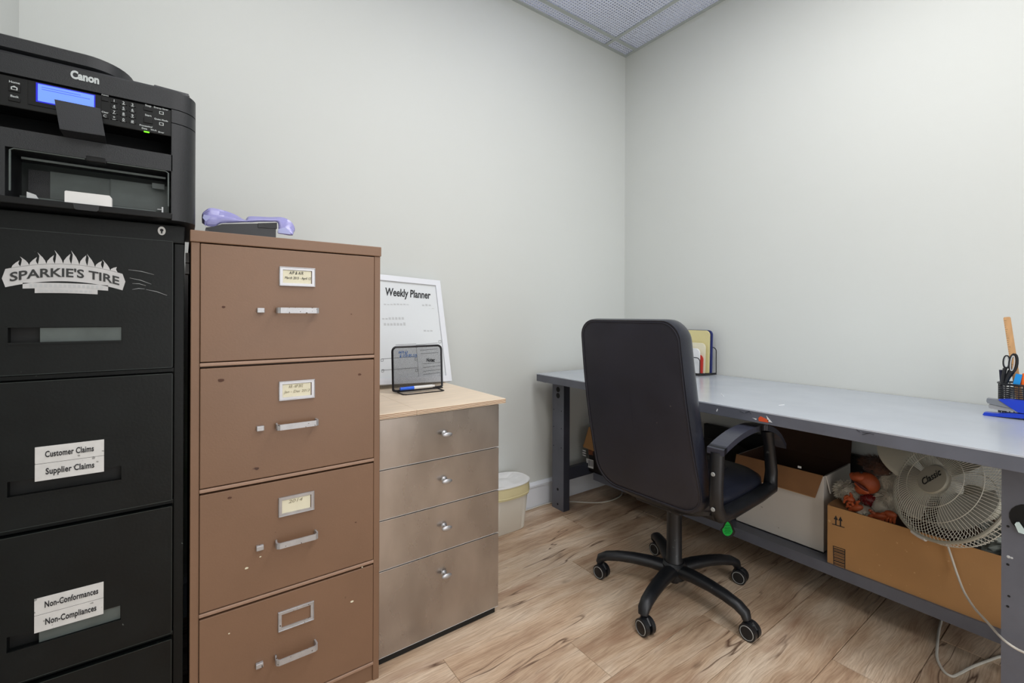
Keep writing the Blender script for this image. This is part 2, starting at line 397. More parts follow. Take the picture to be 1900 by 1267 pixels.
# ceiling: plenum deck, T-bars and perforated metal panels
ce = struct(B().box(XW-.12, .12, YB-.12, .12, 3.35, 3.45).done('ceiling', M['deck']))
gx = [0.0, -.215, -1.435, -2.655, XW]; gy = [0.0, -.10, -1.32, -1.93, -2.54, -3.15, YB]
for i, x in enumerate(gx):
    wv = .012
    x0, x1 = (x-.02, x) if i == 0 else ((x, x+.02) if i == len(gx)-1 else (x-wv, x+wv))
    B().box(x0, x1, YB, 0, HC, HC+.004).box((x0+x1)/2-.001, (x0+x1)/2+.001, YB, 0, HC+.004, HC+.03).done('ceiling_bar', M['tbar'], ce)
for j, y in enumerate(gy):
    y0, y1 = (y-.02, y) if j == 0 else ((y, y+.02) if j == len(gy)-1 else (y-.012, y+.012))
    B().box(XW, 0, y0, y1, HC-.0006, HC+.0032).box(XW, 0, (y0+y1)/2-.001, (y0+y1)/2+.001, HC+.004, HC+.03).done('ceiling_bar', M['tbar'], ce)
lamp_cells = {(1, 2)}
for i in range(len(gx)-1):
    for j in range(len(gy)-1):
        xa, xb, ya, yb = gx[i+1]+.004, gx[i]-.004, gy[j+1]+.004, gy[j]-.004
        if (i, j) in lamp_cells:
            B().box(xa, xb, ya, yb, HC+.004, HC+.02).done('lamp_housing', M['tbar'], ce); continue
        b = B(); pt = .0175; bw = .0082; z0, z1 = HC+.005, HC+.0075
        near = xb > -1.45 and yb > -1.0
        if near:
            n = max(2, round((xb-xa)/pt)); m_ = max(2, round((yb-ya)/pt))
            for k in range(n+1):
                x = xa+(xb-xa)*k/n; b.box(max(xa, x-bw/2), min(xb, x+bw/2), ya, yb, z0, z1)
            for k in range(m_+1):
                y = ya+(yb-ya)*k/m_; b.box(xa, xb, max(ya, y-bw/2), min(yb, y+bw/2), z0+.0002, z1+.0002)
        else: b.box(xa, xb, ya, yb, z0, z1)
        b.done('perforated_panel', M['louvre'], ce)
# dark things up in the plenum, seen through the holes
B().box(-.62, -.30, -.95, -.10, 3.10, 3.30).done('plenum_duct', M['duct'], ce)
B().box(-.22, -.05, -1.6, -.05, 3.18, 3.28).done('plenum_duct', M['louvre'], ce)
B().box(-1.6, -.66, -.13, -.04, 3.02, 3.08).done('plenum_rail', M['louvre'], ce)

# ------------------------------------------------------------------ black filing cabinet
bx0, bx1 = -2.875, -2.456; BY = -.668; BT = 1.338
bc = thing('filing_cabinet', 'tall black four-drawer filing cabinet under the printer, white flame logo on top drawer', 'cabinet', ((bx0+bx1)/2, -.34, 0))
b = B(); b.box(bx0, bx1, BY+.014, -.03, 0, BT-.045); b.box(bx0, bx0+.02, BY, BY+.02, 0, BT-.045, .001); b.box(bx1-.02, bx1, BY, BY+.02, 0, BT-.045, .001)
for z in (.983, .658, .333): b.box(bx0+.02, bx1-.02, BY-.004, BY+.02, z-.007, z+.003, .001)
b.box(bx0+.02, bx1-.02, BY+.004, BY+.02, 0, .012)
b.done('body', M['black'], bc)
B().box(bx0-.002, bx1+.001, BY-.004, -.03, BT-.044, BT, .002).done('top_cap', M['black'], bc)
lk = B().prism([(-2.501+.0085*math.cos(a)*(.9), BY-.004, 1.3215+.0105*math.sin(a)) for a in [k*math.pi/10 for k in range(20)]], (0, -.002, 0)).done('lock', M['whitepl'], bc, label='small white oval lock')
B().lathe([(.0035, 0), (.0035, .0012)], (-2.501, BY-.006, 1.323), (0, -1, 0), 12).box(-2.5025, -2.4995, BY-.0072, BY-.006, 1.315, 1.323).done('keyhole', M['ink'], lk)
FY = BY-.017
dz = [(1.297, .988), (.974, .663), (.649, .338), (.324, .014)]
dx0, dx1 = -2.853, -2.4785; rx0, rx1 = -2.755, -2.5735
for k, (zt, zb) in enumerate(dz):
    rt, rb = zt-.208, zt-.243
    b = B(); y1 = BY+.006
    b.box(dx0, rx0, FY, y1, zb, zt); b.box(rx1, dx1, FY, y1, zb, zt); b.box(rx0, rx1, FY, y1, rt, zt); b.box(rx0, rx1, FY, y1, zb, rb)
    d = b.done('drawer', M['black'], bc)
    B().box(dx0, dx1, FY-.0008, FY, zt-.0012, zt).box(dx1-.0012, dx1, FY-.0008, FY, zb, zt).box(dx0, dx1, FY-.0008, FY, zb, zb+.0012).done('drawer_highlight', M['smoke'], d)  # lighter lines painted as highlights along the drawer seams
    B().box(rx0, rx1, BY+.004, BY+.007, rb, rt).done('handle_recess', M['blackgap'], d)
    B().prism([(rx0, FY, rb), (rx0, FY-.003, rb-.001), (rx0, FY-.003, rb+.0035), (rx0, FY+.004, rb+.002)], (rx1-rx0, 0, 0)).done('handle_lip', M['black'], d)
    if k in (0, 2):
        B().box(-2.708, rx1-.001, FY+.004, FY+.006, rb+.003, rt-.001).done('label_plate', M['smoke2'], d, label='scratched grey label plate')
    if k == 0:
        # worn emblem: banner with flames, text on an arc, two ribbons below (blurred in the photograph)
        cx, cz = -2.6655, 1.208; y = FY-.0003
        def arc(u, dz_): return (cx+u, y, cz+dz_-1.9*u*u)
        us = [(-.093+.186*i/24) for i in range(25)]
        top = [arc(u, .020) for u in us]
        bot = [arc(u, -.018) for u in us]
        b = B()
        for i in range(24): b.prism([top[i], top[i+1], bot[i+1], bot[i]], (0, -.0005, 0))
        for q in range(13):        # curling flame tongues leaning outwards
            u = -.078+.156*q/12; hgt = (.013, .021, .016, .026, .019, .030, .023, .031, .024, .027, .017, .021, .012)[q]; ln_ = -.007 if q % 2 else .005
            b.prism([arc(u-.0065, .0195), arc(u-.005, .020+hgt*.35), arc(u-.002+ln_*.3, .020+hgt*.7), arc(u+ln_, .020+hgt), arc(u+.0025+ln_*.2, .020+hgt*.55), arc(u+.0045, .020+hgt*.28), arc(u+.0068, .0195)], (0, -.0005, 0))
        b.prism([arc(-.093, .020), arc(-.093, -.018), arc(-.098, .002)], (0, -.0005, 0)); b.prism([arc(.093, .020), arc(.093, -.018), arc(.098, .004)], (0, -.0005, 0))
        b.quadstrip([(cx+u, y, cz-.022-.5*u*u) for u in [-.068+.136*i/8 for i in range(9)]], [(cx+u, y, cz-.034-.5*u*u) for u in [-.068+.136*i/8 for i in range(9)]], (0, -.0005, 0))
        b.quadstrip([(cx+u, y, cz-.034-.5*u*u) for u in [-.05+.1*i/8 for i in range(9)]], [(cx+u, y, cz-.044-.5*u*u) for u in [-.05+.1*i/8 for i in range(9)]], (0, -.0005, 0))
        b.done('emblem', M['logo'], d, label='pale grey flame-topped banner decal')
        text("SPARKIE'S TIRE", .026, M['logoink'], d, (cx-.087, y-.0006, cz-.008), XR, ZU, 'emblem_lettering', off=.0006, w=.174,
             warp=lambda x, z: (x, z-1.9*(x-.087)**2))
        b = B()
        for q in range(16):
            u = -.058+q*.0075; b.box(cx+u, cx+u+.0045, y-.0009, y-.0005, cz-.0315-.5*u*u, cz-.025-.5*u*u)
        for q in range(11):
            u = -.042+q*.0078; b.box(cx+u, cx+u+.005, y-.0009, y-.0005, cz-.0415-.5*u*u, cz-.037-.5*u*u)
        b.done('emblem_small_print', M['smudge'], d)
        b = B()
        for (xa, za, xb, zb_) in ((-2.562, 1.222, -2.515, 1.213), (-2.56, 1.203, -2.52, 1.19), (-2.555, 1.176, -2.532, 1.178), (-2.53, 1.177, -2.49, 1.164), (-2.555, 1.19, -2.53, 1.186)):
            b.tube([(xa, FY-.0001, za), ((xa+xb)/2, FY-.0001, (za+zb_)/2+.002), (xb, FY-.0001, zb_)], [.0002, .0005, .0002], 5)
        b.done('scratches', M['smudge'], d)
    words = {1: ('Customer Claims', 'Supplier Claims'), 2: ('Non-Conformances', 'Non-Compliances')}.get(k)
    if words:
        zt2 = zt-.142
        for q, wd in enumerate(words):
            za = zt2-q*.0372
            B().box(-2.7145, -2.6035, FY-.0008, FY-.0001, za-.0365, za, .0003).done('label_sticker', M['white'], d)
            text(wd, .0185, M['ink'], d, (-2.699+(.001 if q else 0), FY-.0009, za-.0235), XR, ZU, off=.0004, w=(.078 if k == 1 else (.086 if q == 0 else .082)), spacing=1.05)

# ------------------------------------------------------------------ multifunction printer on the black cabinet
px0, px1 = -2.862, -2.434; PY = -.722; PB = -.335; PZ = BT
pr = thing('printer', 'black laser multifunction printer with lit blue screen on the black cabinet', 'printer', ((px0+px1)/2, -.5, PZ))
def rrect(x0, x1, y0, y1, z, r, n=6):
    pts = []
    for cx, cy, a0 in ((x1-r, y0+r, -90), (x1-r, y1-r, 0), (x0+r, y1-r, 90), (x0+r, y0+r, 180)):
        for k in range(n+1):
            a = math.radians(a0+90*k/n); pts.append((cx+r*math.cos(a), cy+r*math.sin(a), z))
    return pts
R_ = .048
# shell: side towers and back; the front openings are left out between them
fxa, fxb = -2.815, -2.480
def shell(z0, z1, inset=0):
    return B().rings([rrect(px0+inset, px1-inset, PY+inset, PB, z0, R_), rrect(px0+inset, px1-inset, PY+inset, PB, z1, R_)])
# lower body: right tower, left tower, back block
b = B()
def tower(z0, z1):
    pts = [(fxb, PY)]
    for k in range(9):
        a = math.radians(-90+90*k/8); pts.append((px1-R_+R_*math.cos(a), PY+R_+R_*math.sin(a)))
    pts += [(px1, PB), (fxb, PB)]
    return [(x, y, z0) for x, y in pts], z1-z0
def put(b, z0, z1):
    pts, h = tower(z0, z1); b.prism(pts, (0, 0, h))
    pts2 = [(2*((px0+px1)/2)-x+(0), y, z) for x, y, z in pts]
    # mirror tower on the left
    b.prism([(px0+px1-x, y, z) for x, y, z in pts][::-1], (0, 0, h))
put(b, PZ+.004, 1.5725)
b.box(px0+px1-fxb, fxb, PY+.17, PB, PZ+.006, 1.573)
b.box(px0+px1-fxb, fxb, PY, PY+.17, 1.4585, 1.497)            # middle band
b.box(px0+px1-fxb, fxb, PY+.015, PY+.17, PZ+.006, 1.352)
b.done('body', M['printer'], pr, smooth=True, ang=30)
b = B(); put(b, 1.5745, 1.6055); b.box(px0+px1-fxb, fxb, PY+.06, PB, 1.5738, 1.606); b.done('scanner_base', M['printer'], pr, smooth=True, ang=30)
b = B(); b.rings([rrect(px0, px1, PY, PB, 1.6075, R_, 8), rrect(px0, px1, PY, PB, 1.648, R_, 8), rrect(px0+.004, px1-.004, PY+.006, PB, 1.654, R_, 8)])
lid = b.done('scanner_lid', M['printer'], pr, smooth=True, ang=30)
text('Canon', .0235, M['label'], lid, (-2.656, PY-.0004, 1.6265), XR, ZU, 'maker_lettering', off=.0011, w=.046)
# low raised plate at the back right of the lid
B().hexa([(-2.52, -.70, 1.654), (-2.447, -.70, 1.654), (-2.447, -.40, 1.654), (-2.52, -.40, 1.654), (-2.515, -.695, 1.665), (-2.449, -.695, 1.662), (-2.449, -.40, 1.668), (-2.515, -.40, 1.668)]).done('paper_tray', M['printer'], pr)
# document feeder
b = B(); fr = .05
def adf(y0, r, x1, z):
    pts = [(px0+.02, PB-.02, z), (px0+.02, y0, z)]
    for k in range(11):
        a = math.radians(-90+90*k/10); pts.append((x1-r+r*math.cos(a), y0+r*1.3*(1+math.sin(a)), z))
    pts.append((x1, PB-.02, z)); return pts
b.rings([adf(-.700, .07, -2.560, 1.656), adf(-.712, .075, -2.557, 1.664), adf(-.712, .075, -2.557, 1.688), adf(-.70, .07, -2.566, 1.694)])
b.done('document_feeder', M['printer'], pr, smooth=True, ang=35)
# control panel slab
cp = B().box(px0+px1-fxb+.001, fxb-.001, PY+.004, PY+.06, 1.5415, 1.6055, .002).done('control_panel', M['panelglass'], pr)
PN = PY+.004
B().box(-2.7205, -2.607, PN-.0016, PN, 1.553, 1.6035, .0006).done('screen_bezel', M['printer2'], cp)
B().box(-2.7085, -2.6165, PN-.0024, PN-.0015, 1.5615, 1.6015).done('screen_border', M['lcdedge'], cp)
scn = B().box(-2.7055, -2.6185, PN-.003, PN-.0023, 1.564, 1.5995).done('screen', M['lcd'], cp, label='lit blue screen')
b = B()
for z, x in ((1.5935, -2.64), (1.589, -2.625)): b.box(-2.70, x, PN-.0033, PN-.003, z, z+.0007)
b.done('screen_lines', M['lcdedge'], cp)
keys = [['', '1', '2', '3'], ['', '4', '5', '6'], ['', '7', '8', '9'], ['C', '*', '0', '#']]
kx = [P(q, 200, 1, PN).x for q in (195, 212, 229.5, 246)]; kz = [P(229, q, 1, PN).z for q in (191.5, 201.5, 212, 222.5)]
SX = P(275, 220, 1, PN).x; EX = P(299.5, 220, 1, PN).x; HX = P(27, 160, 1, PN).x
for r in range(4):
    for c in range(4):
        if c == 0 and r in (1, 2): continue
        B().box(kx[c]-.0062, kx[c]+.0062, PN-.0022, PN, kz[r]-.0043, kz[r]+.0043, .0006).done('key', M['printer2'], cp)
        if keys[r][c]: text(keys[r][c], .008, M['label'], cp, (kx[c], PN-.0023, kz[r]-.0026), XR, ZU, 'key_print', align='CENTER', off=.0001)
        if c > 0 and r > 0 or (r == 0 and c > 1): B().box(kx[c]-.0028, kx[c]+.0028, PN-.0025, PN-.0022, kz[r]-.0042, kz[r]-.0033).done('key_print', M['label'], cp)
for (x, z, s_) in ((SX, P(275, 203, 1, PN).z, .004), (SX, P(275, 224, 1, PN).z, .0062), (HX, P(27, 164, 1, PN).z, .0075), (HX, P(27, 185, 1, PN).z, .0042)):
    B().box(x-.0085, x+.0085, PN-.002, PN, z-s_, z+s_, .0008).done('button', M['printer2'], cp)
for (x, z) in ((EX, P(299.5, 210, 1, PN).z), (EX, P(299.5, 230.5, 1, PN).z)):
    kk = B().box(x-.0042, x+.0042, PN-.002, PN, z-.0035, z+.0035, .0006).done('button', M['label'], cp)
    B().box(x-.0028, x+.0028, PN-.0023, PN-.002, z-.0022, z+.0022).done('button_icon', M['printer2'], cp)
hzz = P(27, 164, 1, PN).z
b = B(); b.prism([(HX-.0048, PN-.0022, hzz-.004), (HX+.0048, PN-.0022, hzz-.004), (HX+.0048, PN-.0022, hzz+.0015), (HX, PN-.0022, hzz+.0045), (HX-.0048, PN-.0022, hzz+.0015)], (0, -.0003, 0)); b.done('home_icon', M['label'], cp)
B().box(HX-.003, HX+.003, PN-.0028, PN-.0025, hzz-.003, hzz+.001).done('home_icon_door', M['printer2'], cp)
for s_, px_, py_, h in (('Home', 27, 155, .0062), ('Back', 27, 181, .0062), ('Stop', 275, 198, .0062), ('Start', 275, 216, .0062), ('Energy Saver', 299, 203, .0052),
                    ('Quiet Mode', 299, 224, .0052), ('Processing/', 271, 235.5, .0052), ('Data', 268, 240, .0052), ('Wi-Fi', 285, 243, .0048), ('Error', 299, 247, .0048), ('Reset', 195, 178, .0052), ('Clear', 195, 210, .0052)):
    q_ = P(px_, py_, 1, PN); x, z = q_.x, q_.z
    text(s_, h, M['label'], cp, (x, PN-.0004, z), XR, ZU, 'panel_print', align='CENTER', off=.0001)
for z in (1.6, 1.5935):
    b = B()
    for q in range(4): b.box(-2.782+q*.0055, -2.7785+q*.0055, PN-.0006, PN, z, z+.003)
    b.done('panel_print', M['label'], cp)
lq = P(272, 245, 1, PN)
B().box(lq.x-.005, lq.x+.005, PN-.0012, PN, lq.z-.0016, lq.z+.0016, .0005).done('status_light', M['led'], cp, label='glowing green status light')
# output slot (shade of the cavity painted near-black) and the folded stop in front of it
B().box(px0+px1-fxb+.001, fxb-.001, PY+.165, PY+.1695, 1.497, 1.5415).box(px0+px1-fxb+.001, fxb-.001, PY+.02, PY+.165, 1.4972, 1.4985).done('output_slot', M['blackgap'], pr)
b = B(); ya, yb = PY-.004, PY-.030
b.hexa([(-2.668, yb, 1.505), (-2.597, yb, 1.507), (-2.597, yb+.003, 1.507), (-2.668, yb+.003, 1.505), (-2.679, ya-.006, 1.570), (-2.607, ya-.006, 1.570), (-2.607, ya-.003, 1.570), (-2.679, ya-.003, 1.570)])
b.hexa([(-2.668, yb, 1.5035), (-2.597, yb, 1.5055), (-2.599, PY+.02, 1.4935), (-2.664, PY+.02, 1.4935), (-2.668, yb, 1.506), (-2.597, yb, 1.508), (-2.599, PY+.02, 1.498), (-2.664, PY+.02, 1.498)])
b.done('paper_stop', M['printer'], pr, label='folded-up black paper stop flap')
# manual feed bay
mfx0, mfx1 = -2.752, -2.4815
bay = B().box(mfx0-.06, mfx1+.001, PY+.12, PY+.125, 1.352, 1.4585).done('feed_bay_back', M['smoke'], pr)
B().box(mfx0-.063, mfx0, PY, PY+.12, 1.352, 1.4585).done('feed_bay_side', M['printer'], pr)
B().box(mfx0, mfx1, PY+.004, PY+.12, 1.352, 1.358).done('feed_tray', M['printer2'], pr)
B().tube([(mfx0+.006, PY+.004, 1.37), (mfx0+.006, PY+.004, 1.4535), (mfx0+.012, PY+.004, 1.4575), (mfx1-.012, PY+.004, 1.4575), (mfx1-.006, PY+.004, 1.4535), (mfx1-.006, PY+.004, 1.375)], .0018, 6).done('bay_trim', M['smoke2'], pr)
B().box(-2.735, mfx1-.012, PY+.03, PY+.034, 1.4445, 1.449).done('feed_roller_bar', M['smoke2'], pr)
# translucent panes behind the bay
B().box(-2.735, -2.700, PY+.085, PY+.088, 1.375, 1.437).done('bay_panel', M['printer'], pr)
B().box(-2.700, -2.598, PY+.08, PY+.084, 1.372, 1.437).done('bay_panel', M['smoke2'], pr)
B().box(-2.598, mfx1-.006, PY+.075, PY+.079, 1.365, 1.437).done('bay_panel', M['smoke2'], pr)
B().box(-2.52, -2.496, PY+.055, PY+.057, 1.424, 1.437).done('bay_tab', M['smoke2'], pr)
B().box(-2.735, mfx1-.02, PY+.02, PY+.05, 1.3585, 1.3655).done('guide_rail', M['smoke'], pr)
B().box(-2.72, mfx1-.03, PY+.012, PY+.018, 1.3585, 1.3625).done('guide_rail', M['smoke2'], pr)
b = B(); b.prism([(-2.664, PY-.004, 1.3565), (-2.588, PY-.004, 1.3565), (-2.588, PY-.004, 1.377), (-2.592, PY-.004, 1.382), (-2.662, PY-.004, 1.382), (-2.664, PY-.004, 1.380)], (0, .016, 0))
b.done('paper_guide', M['whitepl'], pr, label='light grey paper width guide')
b = B(); b.prism([(-2.721, PY, 1.3585), (-2.704, PY, 1.3585), (-2.708, PY, 1.3665), (-2.721, PY, 1.371)], (0, .006, 0)).done('end_guide', M['smudge'], pr)
B().box(-2.500, -2.497, PY+.006, PY+.012, 1.3585, 1.372).box(-2.508, -2.5, PY+.007, PY+.011, 1.365, 1.3665).done('end_guide', M['smudge'], pr)
# opened feed door lip hanging over the cabinet edge
b = B(); b.box(px0+px1-fxb, fxb, PY-.006, PY+.014, 1.343, 1.3575, .002); dr = b.done('feed_door', M['printer2'], pr)
b = B(); b.prism([(-2.650, PY-.012, 1.355), (-2.608, PY-.012, 1.355), (-2.609, PY-.012, 1.345), (-2.6125, PY-.012, 1.3425), (-2.645, PY-.012, 1.3425), (-2.648, PY-.012, 1.345)], (0, .006, 0)); b.done('door_latch', M['printer'], dr)
B().box(-2.633, -2.597, PY-.0005, PY+.02, 1.4525, 1.4665, .003).done('latch_notch', M['printer2'], pr)
for x in (-2.84, -2.47):
    for y in (-.64, -.39): B().cyl((x, y, BT), (x, y, BT+.006), .009).done('foot', M['blackpl'], pr)

# ------------------------------------------------------------------ brown filing cabinet
nx0, nx1 = -2.443, -1.9665; NY = -.690; NF = NY-.015
bn = thing('filing_cabinet', 'brown four-drawer filing cabinet with aluminium handles, between black cabinet and steel drawers', 'cabinet', ((nx0+nx1)/2, -.36, 0))
b = B(); b.box(nx0, nx1, NY+.014, -.03, 0, 1.297)
b.box(nx0, nx0+.0185, NY-.012, NY+.02, 0, 1.297, .0015); b.box(nx1-.0185, nx1, NY-.012, NY+.02, 0, 1.297, .0015)
b.box(nx0+.018, nx1-.018, NY-.006, NY+.014, 0, .055)
b.done('body', M['brown'], bn)
B().box(nx0-.002, nx1+.002, NF-.001, -.03, 1.2975, 1.3265, .002).done('top_cap', M['brown'], bn)
nd = [(1.2945, .999), (.9825, .6835), (.667, .3735), (.3565, .063)]
ndx0, ndx1 = -2.4235, -1.9865
for zt, zb in nd:
    b = B()
    b.box(nx0+.0185, nx1-.0185, NF-.001, NY+.014, zb-.0115, zb-.0025, .002)
    b.done('drawer_divider', M['brownedge'], bn)
notes = [('A/P & A/R', 'March 2015 - April 12'), ('A/R - A/P 2012', 'Jan - Dec 2013'), ('2014', ''), ('', '')]
for k, (zt, zb) in enumerate(nd):
    d = B().box(ndx0, ndx1, NF, NY+.012, zb, zt, .0015).done('drawer', M['brown'], bn)
    lt = zt-.046; lx0, lx1 = -2.2475, -2.1565
    b = B(); y = NF-.004
    for (xa, xb, za, zb2) in ((lx0, lx1, lt-.008, lt), (lx0, lx1, lt-.052, lt-.044), (lx0, lx0+.0085, lt-.044, lt-.008), (lx1-.0085, lx1, lt-.044, lt-.008)):
        b.box(xa, xb, y, NF, za, zb2)
    b.tube([(lx0+.001, y-.0005, lt-.001), (lx1-.001, y-.0005, lt-.001), (lx1-.001, y-.0005, lt-.051), (lx0+.001, y-.0005, lt-.051)], .0016, 6, closed=True)
    b.done('label_holder', M['alu'] if k < 3 else M['worn'], d, label='aluminium label holder' if k < 3 else 'worn empty label holder')
    if k < 3:
        B().box(lx0+.0085, lx1-.0105, NF-.0022, NF-.001, lt-.044, lt-.009).done('label_card', M['card'], d)
        ik = M['ink'] if k == 0 else M['inkgrey']
        for q, s_ in enumerate(notes[k]):
            if s_: text(s_, .012 if q == 0 else .0095, ik, d, (lx0+(.024 if q == 0 else .013), NF-.0023, lt-.0195-.013*q), XR, ZU, 'handwriting', shear=.25, w=(.036 if q == 0 else .066))
    hz = zt-.165; hy = NF-.030
    # flat bar pull with bent ends
    b = B(); pts = [(-2.2545, NF, hz), (-2.2565, hy+.012, hz), (-2.2545, hy+.004, hz), (-2.248, hy, hz), (-2.158, hy, hz), (-2.1515, hy+.004, hz), (-2.1495, hy+.012, hz), (-2.1515, NF, hz)]
    ins = [(-2.2505, NF, hz), (-2.252, hy+.012, hz), (-2.2505, hy+.0065, hz), (-2.2465, hy+.0035, hz), (-2.1595, hy+.0035, hz), (-2.1555, hy+.0065, hz), (-2.154, hy+.012, hz), (-2.1555, NF, hz)]
    lo = Vector((0, 0, -.0075)); b.quadstrip([Vector(p)+lo for p in pts], [Vector(p)+lo for p in ins], (0, 0, .015))
    b.done('handle', M['worn'], d, label='aluminium bar handle')
    B().box(-2.3005, -2.283, NF-.010, NF, hz-.007, hz+.006, .0015).done('thumb_latch', M['worn'], d, label='small square aluminium thumb latch')
# paint chips on drawers
for (x, z, s_, m_, kk) in ((-2.375, 1.137, .004, 'inkd', 0), (-2.38, .951, .006, 'inkd', 1), (-2.36, .648, .004, 'inkd', 2), (-2.322, .455, .0035, 'w', 2), (-2.29, .475, .002, 'w', 2), (-2.36, .30, .002, 'w', 3), (-2.05, .268, .004, 'w', 3), (-2.02, .36, .002, 'w', 2), (-2.055, 1.12, .002, 'inkd', 0), (-2.04, .50, .0025, 'inkd', 2), (-2.03, .94, .004, 'inkd', 1)):
    pts = [(x+s_*(1+.5*random.random())*math.cos(a), NF-.0003, z+s_*.6*(1+.5*random.random())*math.sin(a)) for a in [i*math.pi/4 for i in range(8)]]
    B().prism(pts, (0, -.0002, 0)).done('paint_chip', M['card'] if m_ == 'w' else M['hair'], [c for c in bn.children if c.name.startswith('drawer') and 'divider' not in c.name][kk])

# items lying on the brown cabinet top: black hole punch-like holder with lilac plastic sleeve, paper
zt = 1.3265
ls = thing('plastic_sleeve', 'two curled translucent lilac plastic shields lying on the brown cabinet', 'plastic', (-2.33, -.55, zt))
ypl = -.52
def px3(px, py, y=ypl): return P(px, py, 1, y)
up_ = [(375, 413), (375, 397), (382, 389), (391, 385), (405, 387), (420, 391), (436, 397), (450, 405), (457, 408)]
lo_ = [(382, 421), (382, 418), (385, 420), (392, 421), (399, 421), (410, 415), (430, 414), (450, 413), (460, 413)]
def blade3(up_, lo_, nm, m, dep=.09, bulge=.006):
    up_ = smoothc([Vector((x, y, 0)) for x, y in up_], 4); lo_ = smoothc([Vector((x, y, 0)) for x, y in lo_], 4)
    b = B(); K = 8; grid = []
    for q1_, q2_ in zip(up_, lo_):
        a = px3(q1_.x, q1_.y); c = px3(q2_.x, q2_.y); row = []
        for k in range(K+1):
            t = k/K; p = a.lerp(c, t); p.y += bulge*(math.cos(t*math.pi)) - bulge*math.sin(t*math.pi)*1.2
            if p.z < zt+.001: p.z = zt+.001
            row.append(p)
        grid.append(row)
    for i in range(len(grid)-1): b.quadstrip(grid[i], grid[i+1], (0, .0015, 0))
    return b.done(nm, m, ls, smooth=True, ang=60)
blade3(up_, lo_, 'left_shield', M['lilac'])
up2 = [(456, 407), (462, 401), (480, 401), (500, 402), (520, 402), (532, 405), (541, 411), (546, 418), (548, 426), (545, 433)]
lo2 = [(458, 412), (464, 413), (480, 412), (500, 412), (514, 413), (516, 424), (515, 433), (524, 435), (535, 437), (542, 437)]
blade3(up2, lo2, 'right_shield', M['lilac'])
b = B(); b.prism([px3(*q, ypl-.022) for q in ((378, 398), (392, 401), (382, 411), (376, 404))], (0, .001, 0)); b.prism([px3(*q, ypl-.022) for q in ((516, 425), (528, 422), (537, 428), (539, 435), (516, 432))], (0, .001, 0)); b.done('light_facet', M['lilacl'], ls)
hp = thing('hole_punch', 'flat black desk hole punch lying in front of the lilac plastic shields', 'punch', (-2.3, -.56, zt))
yh = -.56
pts = [P(*q, 1, yh) for q in ((382, 424), (394, 421), (411, 415), (478, 414.5), (478, 424), (512, 426), (512, 430), (456, 431), (383, 423.5))]
pts = [(p.x, p.y, max(p.z, zt+.001)) for p in pts]
B().prism([P(382, 422, 1, yh)]+[P(*q, 1, yh) for q in ((397, 420), (412, 415.5), (478, 414.5), (512, 423))]+[Vector((P(512, 430, 1, yh).x, yh, zt+.008)), Vector((P(400, 426, 1, yh).x, yh, zt+.0008))], (0, .07, 0)).done('base', M['blackpl'], hp)
B().prism([P(*q, 1, yh-.004) for q in ((479, 414), (514, 413), (514, 424), (479, 422))], (0, .07, 0)).done('lever', M['printer'], hp)
tag(B().hexa([(P(470, 431, 1, yh-.02).x, -.58, zt), (P(513, 431, 1, yh-.02).x, -.58, zt), (P(513, 431, 1, yh-.02).x, -.46, zt), (P(470, 431, 1, yh-.02).x, -.46, zt),
    (P(458, 431, 1, yh-.02).x, -.58, zt+.006), (P(513, 431, 1, yh-.02).x, -.58, zt+.0075), (P(513, 431, 1, yh-.02).x, -.46, zt+.0075), (P(458, 431, 1, yh-.02).x, -.46, zt+.006)]).done('paper_pad', M['paper']),
    'thin white pad of paper under the black hole punch', 'paper')
# crumpled white paper between printer and brown cabinet
tag(B().hexa([(-2.438, -.45, zt+.0005), (-2.405, -.45, zt+.0005), (-2.41, -.36, zt+.0005), (-2.438, -.36, zt+.0005), (-2.436, -.44, zt+.03), (-2.428, -.44, zt+.026), (-2.43, -.37, zt+.03), (-2.437, -.37, zt+.03)]).done('folded_paper', M['paper']),
    'folded white paper beside the printer on the brown cabinet', 'paper')
# papers slipped in the gap between the cabinets
B_ = B(); B_.box(-2.4535, -2.4455, -.60, -.55, 1.255, 1.28); B_.box(-2.4535, -2.4455, -.60, -.55, 1.225, 1.252)
tag(B_.done('paper_slip', M['paper']), 'white paper slip stuck in the gap between black and brown cabinets', 'paper')

# ------------------------------------------------------------------ steel drawer cabinet with plywood top
mx0, mx1 = -1.952, -1.494; MY = -.648; MF = MY-.012
mc = thing('drawer_cabinet', 'low brushed-steel cabinet of four drawers with oval knobs under a plywood top', 'cabinet', ((mx0+mx1)/2, -.36, 0))
B().box(mx0+.003, mx1-.003, MY, -.05, .022, .785).done('body', M['steel'], mc)
B().box(mx0+.004, mx1-.010, MY-.004, -.06, 0, .0235).done('shadow_plinth', M['blackgap'], mc)  # black strip stands in for the shadow gap below the drawers
for zb, zt_, kz_ in ((.624, .783, .707), (.463, .6205, .547), (.302, .4595, .386), (.024, .2985, .222)):
    d = B().box(mx0, mx1, MF, MY, zb, zt_, .0008).done('drawer', M['steel'], mc)
    B().box(mx0, mx1, MF-.0004, MF+.001, zb-.0002, zb+.0011).done('worn_edge_highlight', M['logo'], d)  # pale strip paints the seam highlight on the worn drawer edge
    kn = B().lathe([(.011, 0), (.0055, .004), (.0045, .014), (.006, .017)], (-1.722, MF, kz_), (0, -1, 0), 16)
    kn.ball((-1.722, MF-.021, kz_), (.0195, .006, .0085), sub=3)
    kn.done('knob', M['alu'], d, smooth=True, label='polished oval knob')
pt_ = thing('plywood_top', 'pale plywood board covering the steel drawer cabinet', 'board', (-1.71, -.34, .786))
